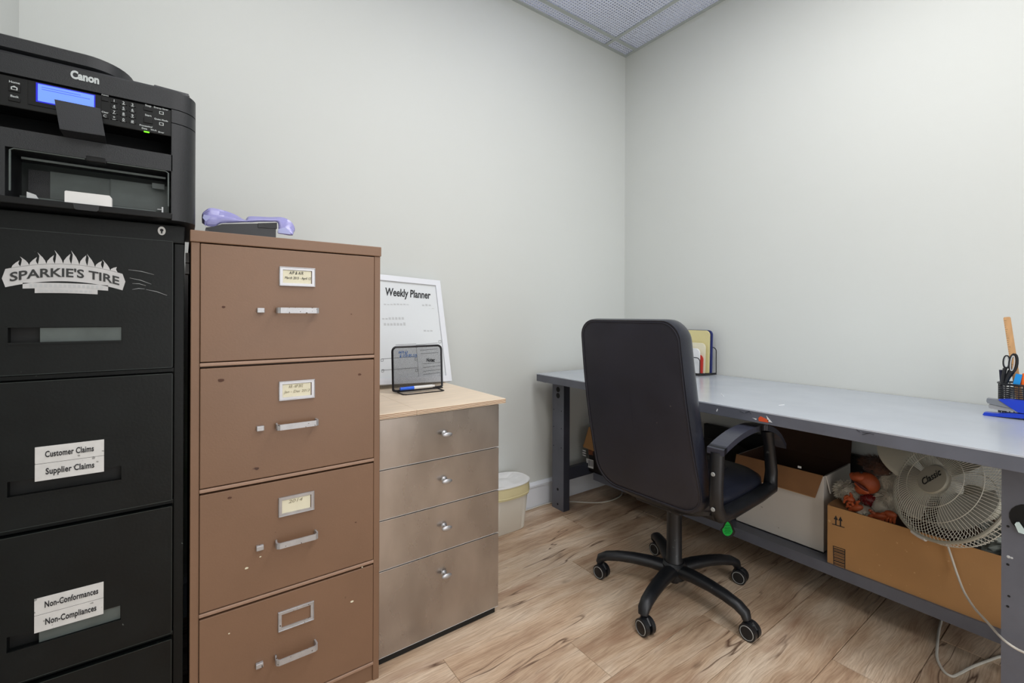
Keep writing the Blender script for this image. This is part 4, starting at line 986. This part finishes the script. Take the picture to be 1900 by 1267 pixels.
# pale rings on caster faces (part of each caster's leg assembly)
for k, leg in enumerate([c for c in ch.children if c.name.startswith('base_leg')]):
    a = math.radians(50.5+72*k); d2 = Vector((math.cos(a), math.sin(a), 0))
    ca = math.radians([268, 276, 262, 270, 280][k]); wd = Vector((math.cos(ca), math.sin(ca), 0)); ax_ = Vector((-wd.y, wd.x, 0)); wc_ = HUB+d2*.302+Vector((0, 0, .029))+wd*.012
    u_ = ax_.orthogonal().normalized(); v_ = ax_.cross(u_)
    for q in (-1, 1):
        b = B(); b.tube([wc_+ax_*(.0242)*q+(u_*math.cos(t)+v_*math.sin(t))*.0225 for t in [i*math.pi/12 for i in range(24)]], .0014, 5, closed=True)
        b.done('caster_ring', M['rim'], leg, smooth=True, label='pale grey ring')
# green hang tag under the seat
tx = -.80
tg = thing('hang_tag', 'bright green drop-shaped tag hanging under the chair seat', 'tag', tuple(P(1350, 968, 0, tx)))
def tp(px, py): return P(px, py, 0, tx)
def drop(s_, dx): return [P(1350+11*s_*math.sin(t)*(1 if math.cos(t) < 0 else .8-.35*math.cos(t)), 982-(16 if math.cos(t) > 0 else 14)*s_*math.cos(t), 0, tx+dx) for t in [i*math.pi/12 for i in range(24)]]
B().prism(drop(1.22, 0), (.005, 0, 0)).done('backing', M['blackpl'], tg)
B().prism(drop(.88, -.0012), (.0012, 0, 0)).done('green_face', M['green'], tg)
b = B()
for i, y in enumerate((975, 978.5, 981, 983.5, 986, 989)): b.tube([P(1344+i % 2, y, 0, tx-.0015), P(1350, y-.6, 0, tx-.0015), P(1356-i % 2, y+.3, 0, tx-.0015)], .0007, 4)
b.done('printed_lines', M['greenink'], tg)
B().tube([P(1350, 967, 0, tx), P(1350, 952, 0, tx), P(1348, 936, 0, tx+.01), P(1347, 925, 0, tx+.02)], .0009, 5).done('string', M['rim'], tg)

# ------------------------------------------------------------------ under the desk, on the lower shelf
SZ = .172
# white carton with flaps folded open
wx0, wx1, wy0, wy1, wz = -.385, -.10, -1.338, -.985, .478
wbx = thing('carton', 'white open carton with brown flaps on the desk shelf beside the chair', 'box', ((wx0+wx1)/2, (wy0+wy1)/2, SZ))
b = B(); t = .004
b.box(wx0, wx0+t, wy0, wy1, SZ, wz).box(wx1-t, wx1, wy0, wy1, SZ, wz).box(wx0+t, wx1-t, wy0, wy0+t, SZ, wz).box(wx0+t, wx1-t, wy1-t, wy1, SZ, wz).box(wx0, wx1, wy0, wy1, SZ, SZ+t)
b.done('walls', M['whitebox'], wbx)
B().box(wx0+t, wx0+t+.001, wy0+t, wy1-t, SZ+t, wz).box(wx1-t-.001, wx1-t, wy0+t, wy1-t, SZ+t, wz).box(wx0+t, wx1-t, wy1-t-.001, wy1-t, SZ+t, wz).box(wx0+t, wx1-t, wy0+t, wy0+t+.001, SZ+t, wz-.001).done('dark_lining', M['kraftin'], wbx)
fz = .395
b = B(); b.hexa([(wx0-.030, wy0+.020, fz), (wx0-.030, wy1-.0, fz+.002), (wx0-.026, wy1, fz+.002), (wx0-.026, wy0+.020, fz), (wx0-.001, wy0+.003, wz+.003), (wx0-.001, wy1, wz+.003), (wx0+.003, wy1, wz+.003), (wx0+.003, wy0+.003, wz+.003)])
b.done('front_flap', M['kraftd'], wbx, label='brown flap folded down over the white front')
B().hexa([(wx0-.0315, wy0+.020, fz-.0015), (wx0-.0315, wy1, fz), (wx0-.030, wy1, fz), (wx0-.030, wy0+.020, fz-.0015), (wx0-.0315, wy0+.020, fz+.001), (wx0-.0315, wy1, fz+.003), (wx0-.030, wy1, fz+.003), (wx0-.030, wy0+.020, fz+.001)]).done('flap_edge', M['kraft'], wbx)
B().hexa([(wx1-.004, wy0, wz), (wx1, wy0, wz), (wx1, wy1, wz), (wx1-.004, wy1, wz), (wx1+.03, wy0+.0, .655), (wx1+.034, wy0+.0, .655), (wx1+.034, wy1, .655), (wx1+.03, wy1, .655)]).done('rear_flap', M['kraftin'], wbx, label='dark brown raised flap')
B().hexa([(wx0+.02, wy0-.002, wz), (wx1-.03, wy0-.002, wz), (wx1-.03, wy0+.002, wz), (wx0+.02, wy0+.002, wz), (wx0+.03, wy0-.014, wz-.07), (wx1-.03, wy0-.014, wz-.07), (wx1-.03, wy0-.01, wz-.07), (wx0+.03, wy0-.01, wz-.07)]).done('side_flap', M['whitebox'], wbx)
b = B(); pp = P(1484, 866, 0, wx0-.014); b.box(pp.x-.002, pp.x, pp.y-.006, pp.y+.007, pp.z-.005, pp.z+.003).done('white_tear', M['paper'], wbx)

# brown carton
kx0, kx1, ky0, ky1, kz1 = -.445, -.08, -1.935, -1.372, .392
kb = thing('carton', 'long brown cardboard carton with two up arrows on the desk shelf under the fan', 'box', ((kx0+kx1)/2, (ky0+ky1)/2, SZ))
b = B(); b.box(kx0, kx0+t, ky0, ky1, SZ, kz1).box(kx1-t, kx1, ky0, ky1, SZ, kz1).box(kx0+t, kx1-t, ky0, ky0+t, SZ, kz1).box(kx0+t, kx1-t, ky1-t, ky1, SZ, kz1).box(kx0+t, kx1-t, ky0+t, ky1-t, SZ, SZ+t); b.done('walls', M['kraft'], kb)
B().box(kx0+t, kx0+t+.001, ky0+t, ky1-t, SZ+t, kz1).box(kx1-t-.001, kx1-t, ky0+t, ky1-t, SZ+t, kz1).box(kx0+t, kx1-t, ky1-t-.001, ky1-t, SZ+t, kz1).box(kx0+t, kx1-t, ky0+t, ky0+t+.001, SZ+t, kz1-.001).done('dark_lining', M['kraftin'], kb)  # dark inner faces added to paint shade inside the open carton
B().hexa([(kx0+.004, ky1-.10, kz1-.03), (kx0+.15, ky1-.10, kz1-.03), (kx0+.15, ky1, kz1+.001), (kx0+.004, ky1, kz1+.001), (kx0+.004, ky1-.10, kz1-.027), (kx0+.15, ky1-.10, kz1-.027), (kx0+.15, ky1, kz1+.004), (kx0+.004, ky1, kz1+.004)]).done('flap', M['kraftd'], kb)
kf = kx0-.0003
b = B()
def kp(px, py): return P(px, py, 0, kf)
for cx in (1551, 1559.5):
    dy = (cx-1551)*.25
    b.prism([kp(cx-4, 963+dy), kp(cx, 956+dy), kp(cx+4, 965+dy), kp(cx+1.2, 964.3+dy), kp(cx+1.2, 974.5+dy), kp(cx-1.2, 974+dy), kp(cx-1.2, 963.7+dy)], (-.0004, 0, 0))
b.prism([kp(1544, 971), kp(1567, 978), kp(1567, 979.5), kp(1544, 972.5)], (-.0004, 0, 0))
b.done('arrow_print', M['ink'], kb, label='two black up arrows')
b = B(); c0, c1, c2, c3 = kp(1545.5, 1012), kp(1568.5, 1019.5), kp(1568.5, 1057), kp(1546.5, 1049.5)
def bil(u, v): return c0.lerp(c1, u).lerp(c3.lerp(c2, u), v)
for (u0, u1, v0, v1) in [(0, 1, 0, .035), (0, 1, .965, 1), (0, .06, 0, 1), (.94, 1, 0, 1)]+[(.06, .94, v, v+h_) for v, h_ in ((.09, .05), (.17, .03), (.23, .06), (.33, .03), (.40, .04), (.48, .02), (.53, .05), (.62, .03), (.69, .06), (.80, .03), (.86, .04))]:
    b.prism([bil(u0, v0), bil(u1, v0), bil(u1, v1), bil(u0, v1)], (-.0004, 0, 0))
b.done('barcode_print', M['ink'], kb, label='black printed barcode')
# crumpled stuff inside the carton at right
b = B(); b.ball((-.30, -1.86, .40), (.09, .08, .055), jit=.8, sub=4); tag(b.done('crumpled_plastic', M['crumple'], smooth=False), 'crumpled grey-green plastic wrap beside the fan in the brown carton', 'plastic')
b = B(); b.box(kx0+.012, kx0+.30, ky0+.012, -1.70, .300, .318); b.box(kx0+.03, kx0+.25, ky0+.02, -1.72, .318, .326)
tag(b.done('dark_packet', M['blackpl']), 'flat dark packet inside the brown carton beneath the fan', 'packet')

# plush ape seated on the carton
ax0 = Vector((-.345, -1.475, kz1))
ap = thing('plush_ape', 'plush ape toy with orange face and grey fur, sitting on the brown carton', 'toy', tuple(ax0))
def rot_to(yaw, pitch=0, roll=0): return Matrix.Rotation(yaw, 3, 'Z') @ Matrix.Rotation(pitch, 3, 'Y') @ Matrix.Rotation(roll, 3, 'X')
xa = -.36
hc = P(1622, 880, 0, -.30)
body_c = P(1612, 925, 0, -.29)
b = B(); b.ball(body_c+Vector((.01, 0, 0)), (.05, .058, .065), jit=.15); b.ball(P(1648, 895, 0, -.27), (.045, .036, .05), jit=.2); b.ball(P(1652, 932, 0, -.31), (.035, .028, .05), jit=.2); b.ball(P(1575, 915, 0, -.33), (.035, .03, .034), jit=.3); b.ball(P(1636, 940, 0, -.33), (.03, .03, .035), jit=.2)
b.ball(P(1603, 948, 0, -.36), (.03, .03, .018), jit=.3)
fur_centres = [(body_c, .06), (P(1648, 890, 0, -.28), .045), (P(1652, 930, 0, -.32), .038), (P(1572, 912, 0, -.34), .036)]
b.done('furry_body', M['fur'], ap, smooth=True)
b = B()
for c_, r_ in fur_centres:
    for k in range(900):
        v = Vector((random.gauss(0, 1), random.gauss(0, 1), random.gauss(0, 1))).normalized()
        p0 = c_+v*r_*.85; d_ = (v+Vector((random.uniform(-.5, .5), random.uniform(-.5, .5), -.5))).normalized(); L_ = random.uniform(.012, .024); s_ = v.orthogonal().normalized()*.0013
        b._new([p0-s_, p0+s_, p0+d_*L_*.6+s_*.6+Vector((0, 0, .002)), p0+d_*L_], [(0, 1, 2), (0, 2, 3)])
b.done('fur', M['fur'], ap, kind='stuff')
b = B(); hcc = P(1628, 866, 0, -.285); b.ball(hcc, (.05, .048, .034), jit=.2)
b.done('scalp', M['hair'], ap, smooth=True)
b = B()
for k in range(900):
    v = Vector((random.gauss(0, 1), random.gauss(0, 1), abs(random.gauss(0, 1))*.8+.1)).normalized()
    p0 = hcc+Vector((v.x*.048, v.y*.046, v.z*.032)); d_ = (v+Vector((random.uniform(-.7, .2), random.uniform(-.7, .7), random.uniform(-.6, .2)))).normalized(); L_ = random.uniform(.014, .028); s_ = v.orthogonal().normalized()*.001
    b._new([p0-s_, p0+s_, p0+d_*L_*.6+s_*.6, p0+d_*L_], [(0, 1, 2), (0, 2, 3)])
b.done('head_hair', M['hair'], ap, kind='stuff')
# face: long muzzle pointing left, open lower jaw
fx = -.345
fc = B()
fc.ball(P(1609, 896, 0, fx+.006), (.030, .040, .040), rot_to(0, 0, .3)); fc.ball(P(1594, 885, 0, fx), (.026, .030, .019), rot_to(0, 0, -.25)); fc.ball(P(1584, 882, 0, fx-.002), (.014, .014, .012)); fc.ball(P(1603, 906, 0, fx), (.026, .032, .022), rot_to(0, 0, -.5))
fc.done('face', M['skin'], ap, smooth=True)
mp_ = [P(*q, 0, fx-.033) for q in ((1584, 892), (1591, 897), (1599, 903), (1606, 908), (1611, 911))]
B().tube(mp_, [.002, .005, .007, .006, .002], 8, flat=1).done('mouth', M['skind'], ap, smooth=True)
B().tube([p+Vector((.004, -.002, -.009)) for p in mp_], [.004, .007, .008, .007, .003], 8).done('lower_lip', M['skin'], ap, smooth=True)
b = B()
for (x, y) in ((1598, 876), (1618, 874)): b.ball(P(x, y, 0, fx-.008), .0045, sub=2)
b.done('eyes', M['ink'], ap, smooth=True)
B().ball(P(1613, 927, 0, fx+.022), (.026, .036, .026), jit=.15).done('scarf', M['redsq'], ap, smooth=True, label='dark red sequinned scarf')
B().tube([P(1578, 925, 0, fx-.01), P(1590, 934, 0, fx-.018), P(1608, 945, 0, fx-.018)], [.002, .0035, .0015], 6).done('ribbon', M['greypl'], ap, smooth=True, label='twisted pale ribbon')
def paw(cpx, cpy, x, palm, fingers, nm):
    b = B(); c_ = P(cpx, cpy, 0, x); b.ball(c_, palm, rot_to(0, 0, fingers[0]), sub=3)
    for (dx, dy, ex, ey, r_) in fingers[1:]:
        p0 = P(cpx+dx, cpy+dy, 0, x-.006); p1 = P(cpx+ex, cpy+ey, 0, x-.014); mid = p0.lerp(p1, .5)+Vector((-.005, 0, .003))
        b.tube([c_, p0, mid, p1], [r_*1.2, r_*1.1, r_, r_*.75], 8); b.ball(p1, r_*.78, sub=2)
    o = b.done(nm, M['skin'], ap, smooth=True); return o
paw(1652, 954, -.375, (.014, .019, .013), (0, (-10, -2, -17, 1, .005), (-4, 6, -7, 14, .005), (2, 8, 0, 17, .005), (8, 7, 7, 16, .0048), (-10, 3, -13, 9, .005)), 'hand')
paw(1578, 926, -.385, (.012, .016, .012), (.3, (-6, -6, -11, -2, .0048), (-8, 0, -12, 6, .0048), (-3, 6, -6, 12, .0045), (4, 5, 4, 11, .0045), (2, -7, 0, -11, .0045)), 'hand')
paw(1630, 957, -.385, (.013, .026, .012), (-.35, (-14, -8, -16, -11, .0052), (-12, 0, -19, 2, .0055), (-6, 7, -9, 12, .005), (3, 9, 2, 14, .0048), (8, 8, 10, 13, .0045)), 'foot')
paw(1588, 942, -.385, (.013, .026, .013), (-.5, (-8, -9, -13, -10, .0055), (-12, -3, -17, -2, .005), (2, -8, 6, -12, .005), (-9, 3, -13, 5, .0045)), 'foot')

# ------------------------------------------------------------------ desk fan
FC = Vector((-.400, -1.702, .553)); th_, ph_ = math.radians(143), math.radians(28)
fn = Vector((math.cos(ph_)*math.cos(th_), math.cos(ph_)*math.sin(th_), math.sin(ph_))); fa = fn.cross(Vector((0, 0, 1))).normalized(); fb = fn.cross(fa)
FR = .184
fan = thing('desk_fan', 'off-white desk fan with wire grille tilted on the brown carton', 'fan', (FC.x+.05, FC.y, kz1))
def FP(r, a, h): return FC+(fa*math.cos(a)+fb*math.sin(a))*r+fn*h
def circ(r, h, n=64): return [FP(r, 2*math.pi*i/n, h) for i in range(n)]
B().tube(circ(FR, 0), .0055, 8, closed=True).done('rim_band', M['fan'], fan, smooth=True)
rc, hh = .048, .052
def gp(t): # radius, height of the front grille dome profile, t 0 hub .. 1 rim
    r = rc+(FR-rc)*t; return r, hh*(1-t**2.6)
NW = 92
b = B()
for i in range(NW):
    a = 2*math.pi*i/NW
    b.tube([FP(gp(t)[0], a+.35*t*(1-t)*0, gp(t)[1]) for t in (0, .25, .5, .7, .85, .94, 1)], .0009, 4)
b.done('front_grille', M['fanw'], fan, kind='stuff', smooth=True)
b = B()
for t_2 in (.33, .66): r_, h_ = gp(t_2); b.tube(circ(r_, h_+.0008), .0011, 5, closed=True)
b.done('grille_ring', M['fanw'], fan, smooth=True)
b = B()
for i in range(NW):
    a = 2*math.pi*(i+.5)/NW
    b.tube([FP(r_, a, h_) for r_, h_ in ((FR, 0), (FR-.002, -.035), (FR-.012, -.055), (.12, -.075), (.05, -.08))], .0009, 4)
b.done('rear_grille', M['fanw'], fan, kind='stuff', smooth=True)
b = B()
for r_, h_ in ((FR-.002, -.035), (.14, -.068), (.09, -.078)): b.tube(circ(r_, h_), .0012, 5, closed=True)
b.done('rear_ring', M['fanw'], fan, smooth=True)
hubc = B().lathe([(.0495, hh-.003), (.050, hh+.002), (.047, hh+.006), (.02, hh+.0085), (.001, hh+.009)], FC, fn, 40).done('centre_badge', M['fan'], fan, smooth=True)
# lettering runs up to the right across the badge
dr_ = None
vx = (P(1771, 885, 0, FC.x)-P(1722, 912, 0, FC.x)); vx = (vx-fn*vx.dot(fn)).normalized(); vy = fn.cross(vx)
text('Classic', .034, M['ink'], hubc, FC+fn*(hh+.0085)-vx*.034-vy*.008, vx, vy, 'badge_lettering', off=.0005, shear=.35, w=.068, lift=.001)
B().lathe([(.05, hh-.01), (.055, hh-.006), (.055, hh-.003)], FC, fn, 40).done('badge_seat', M['blade'], fan, smooth=True)
B().lathe([(.035, -.02), (.038, .0), (.036, .028), (.02, .036)], FC, fn, 32).done('blade_hub', M['blade'], fan, smooth=True)
for k in range(3):
    a0 = math.radians(143+120*k); b = B(); G = []
    for i in range(9):
        r_ = .03+(.163-.03)*i/8; half = math.radians(20+24*math.sin(math.pi*(i/8)*.62)); row = []
        if i == 8: half *= .72
        for j in range(9):
            u = j/8*2-1; row.append(FP(r_*(1-.04*abs(u)**3), a0+half*u+.25*i/8, .010-.010*u))
        G.append(row)
    for i in range(8): b.quadstrip(G[i], G[i+1], fn*.0016)
    b.done('blade', M['blade'], fan, smooth=True, ang=60)
B().lathe([(.03, -.08), (.052, -.085), (.055, -.13), (.04, -.15)], FC, fn, 32).done('motor_housing', M['fan'], fan, smooth=True)
bs = FC+Vector((.155, .125, .045)); bn_ = Vector((-.6, -.45, .55)).normalized()
B().lathe([(.105, 0), (.11, .006), (.10, .016), (.03, .03), (.02, .035)], bs, bn_, 40).done('fan_base', M['fan'], fan, smooth=True)
B().tube([bs+bn_*.02, FC-fn*.12], .016, 12).done('neck', M['fan'], fan, smooth=True)
B().tube([FP(FR+.004, math.radians(a), -.001) for a in (80, 88, 96)], .007, 7).done('rim_clip', M['whitepl'], fan)
# its cord falls over the carton front and past the near leg
c0 = P(1757, 1008, 0, -.452)
cords = [c0, P(1766, 1035, 0, -.458), P(1776, 1065, 0, -.462), P(1789, 1098, 0, -.50), P(1808, 1128, 0, -.56), P(1830, 1152, 0, -.63), P(1852, 1177, 0, -.70), P(1866, 1190, 0, -.73), P(1885, 1203, 0, -.735), P(1903, 1212, 0, -.74), P(1930, 1228, 0, -.75)]
B().tube(smoothc(cords), .0032, 8).done('power_cord', M['cord'], fan, smooth=True)

# black panel standing behind the cartons, against the wall
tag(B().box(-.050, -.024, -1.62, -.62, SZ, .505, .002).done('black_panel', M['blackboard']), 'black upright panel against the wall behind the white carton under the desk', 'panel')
# dark bag behind the chair back
b = B(); b.rings([rrect(-.36, -.08, -.955, -.60, SZ, .03), rrect(-.37, -.07, -.96, -.59, .30, .05), rrect(-.35, -.09, -.94, -.62, .42, .06), rrect(-.30, -.14, -.90, -.68, .455, .05)]); bg = thing('duffel_bag', 'dark olive cloth bag on the desk shelf behind the chair arm', 'bag', (-.22, -.78, SZ))
b.done('bag_body', M['darkbag'], bg, smooth=True)
B().tube([(-.372, -.95, .36), (-.374, -.80, .385), (-.372, -.65, .36)], [.006, .009, .006], 8).done('bag_strap', M['tan'], bg, smooth=True)
# black printed carton left, on the shelf behind the chair
gx0, gx1, gy0, gy1, gz = -.450, -.20, -.40, -.108, .435
pb = thing('carton', 'black printed carton with a tan flap, on the shelf between far leg and chair', 'box', ((gx0+gx1)/2, (gy0+gy1)/2, SZ))
b = B(); b.box(gx0, gx0+t, gy0, gy1, SZ, gz).box(gx1-t, gx1, gy0, gy1, SZ, gz).box(gx0+t, gx1-t, gy0, gy0+t, SZ, gz).box(gx0+t, gx1-t, gy1-t, gy1, SZ, gz).box(gx0, gx1, gy0, gy1, SZ, SZ+t); b.done('walls', M['blackbox'], pb)
B().hexa([(gx0-.03, gy0+.02, .305), (gx0-.03, gy1+.02, .315), (gx0-.027, gy1+.02, .315), (gx0-.027, gy0+.02, .305), (gx0-.003, gy0, gz+.003), (gx0-.003, gy1, gz+.003), (gx0, gy1, gz+.003), (gx0, gy0, gz+.003)]).done('flap', M['kraft'], pb, label='tan flap folded down')
def gp2(px, py): return P(px, py, 0, gx0-.0004)
b = B()
for i in range(3): b.prism([gp2(1081, 834+i*4.2), gp2(1087, 836+i*4.4), gp2(1087, 838+i*4.4), gp2(1081, 836+i*4.2)], (-.0004, 0, 0))
b.prism([gp2(1088, 850), gp2(1101, 854), gp2(1101, 870), gp2(1089, 866)], (-.0004, 0, 0)); b.done('white_print', M['paper'], pb)
b = B(); b.prism([gp2(1091, 824), gp2(1101, 826), gp2(1101, 845), gp2(1092, 843)], (-.0004, 0, 0)); b.prism([gp2(1082, 824), gp2(1087, 825), gp2(1086, 829), gp2(1082, 828)], (-.0004, 0, 0)); b.done('orange_print', mat('orange_print', (150, 84, 44), .5, col2=(60, 40, 30), vscale=60), pb)
b = B()
for i in range(5): b.prism([gp2(1091+i*2.1, 852.5+i*.5), gp2(1092+i*2.1, 852.7+i*.5), gp2(1092+i*2.1, 864.2+i*.4), gp2(1091+i*2.1, 864+i*.4)], (-.0006, 0, 0))
b.done('barcode_print', M['ink'], pb)
b = B(); b.ball((-.34, -.2, .425), (.085, .075, .045), jit=.35, sub=3); tag(b.done('grey_pouch', M['greybag'], smooth=True), 'grey soft pouch on top of the black printed carton', 'pouch')
tag(B().tube(smoothc([Vector(v) for v in ((-.42, -.13, .455), (-.41, -.15, .50), (-.395, -.20, .54), (-.36, -.26, .52), (-.34, -.30, .47))]), .003, 7).done('cable_loop', M['cord'], smooth=True), 'pale cable loop standing out of the black printed carton', 'cable')

# ------------------------------------------------------------------ cables on the floor
zc = .0036
tag(B().tube(smoothc([Vector(v) for v in ((-1.02, -.024, zc), (-.93, -.022, zc), (-.84, -.024, zc), (-.75, -.022, zc), (-.69, -.026, zc), (-.64, -.04, zc), (-.585, -.075, zc), (-.53, -.125, zc), (-.48, -.17, zc), (-.41, -.205, zc), (-.33, -.21, zc), (-.25, -.19, zc), (-.17, -.13, zc), (-.06, -.06, zc))]), .0034, 8).done('floor_cable', M['cord'], smooth=True),
    'off-white cable on the floor from waste bin past the far desk leg', 'cable')
tag(B().tube(smoothc([Vector(v) for v in ((-.08, -1.62, .10), (-.13, -1.635, .045), (-.19, -1.65, .008), (-.28, -1.66, zc), (-.38, -1.675, zc), (-.46, -1.69, zc), (-.515, -1.715, zc), (-.525, -1.735, zc), (-.50, -1.745, zc), (-.42, -1.765, zc), (-.34, -1.79, zc), (-.27, -1.815, zc), (-.20, -1.86, zc), (-.10, -1.95, zc))]), .0040, 8).done('floor_cable', M['cord'], smooth=True),
    'pale cable bent in a V on the floor under the desk shelf', 'cable')
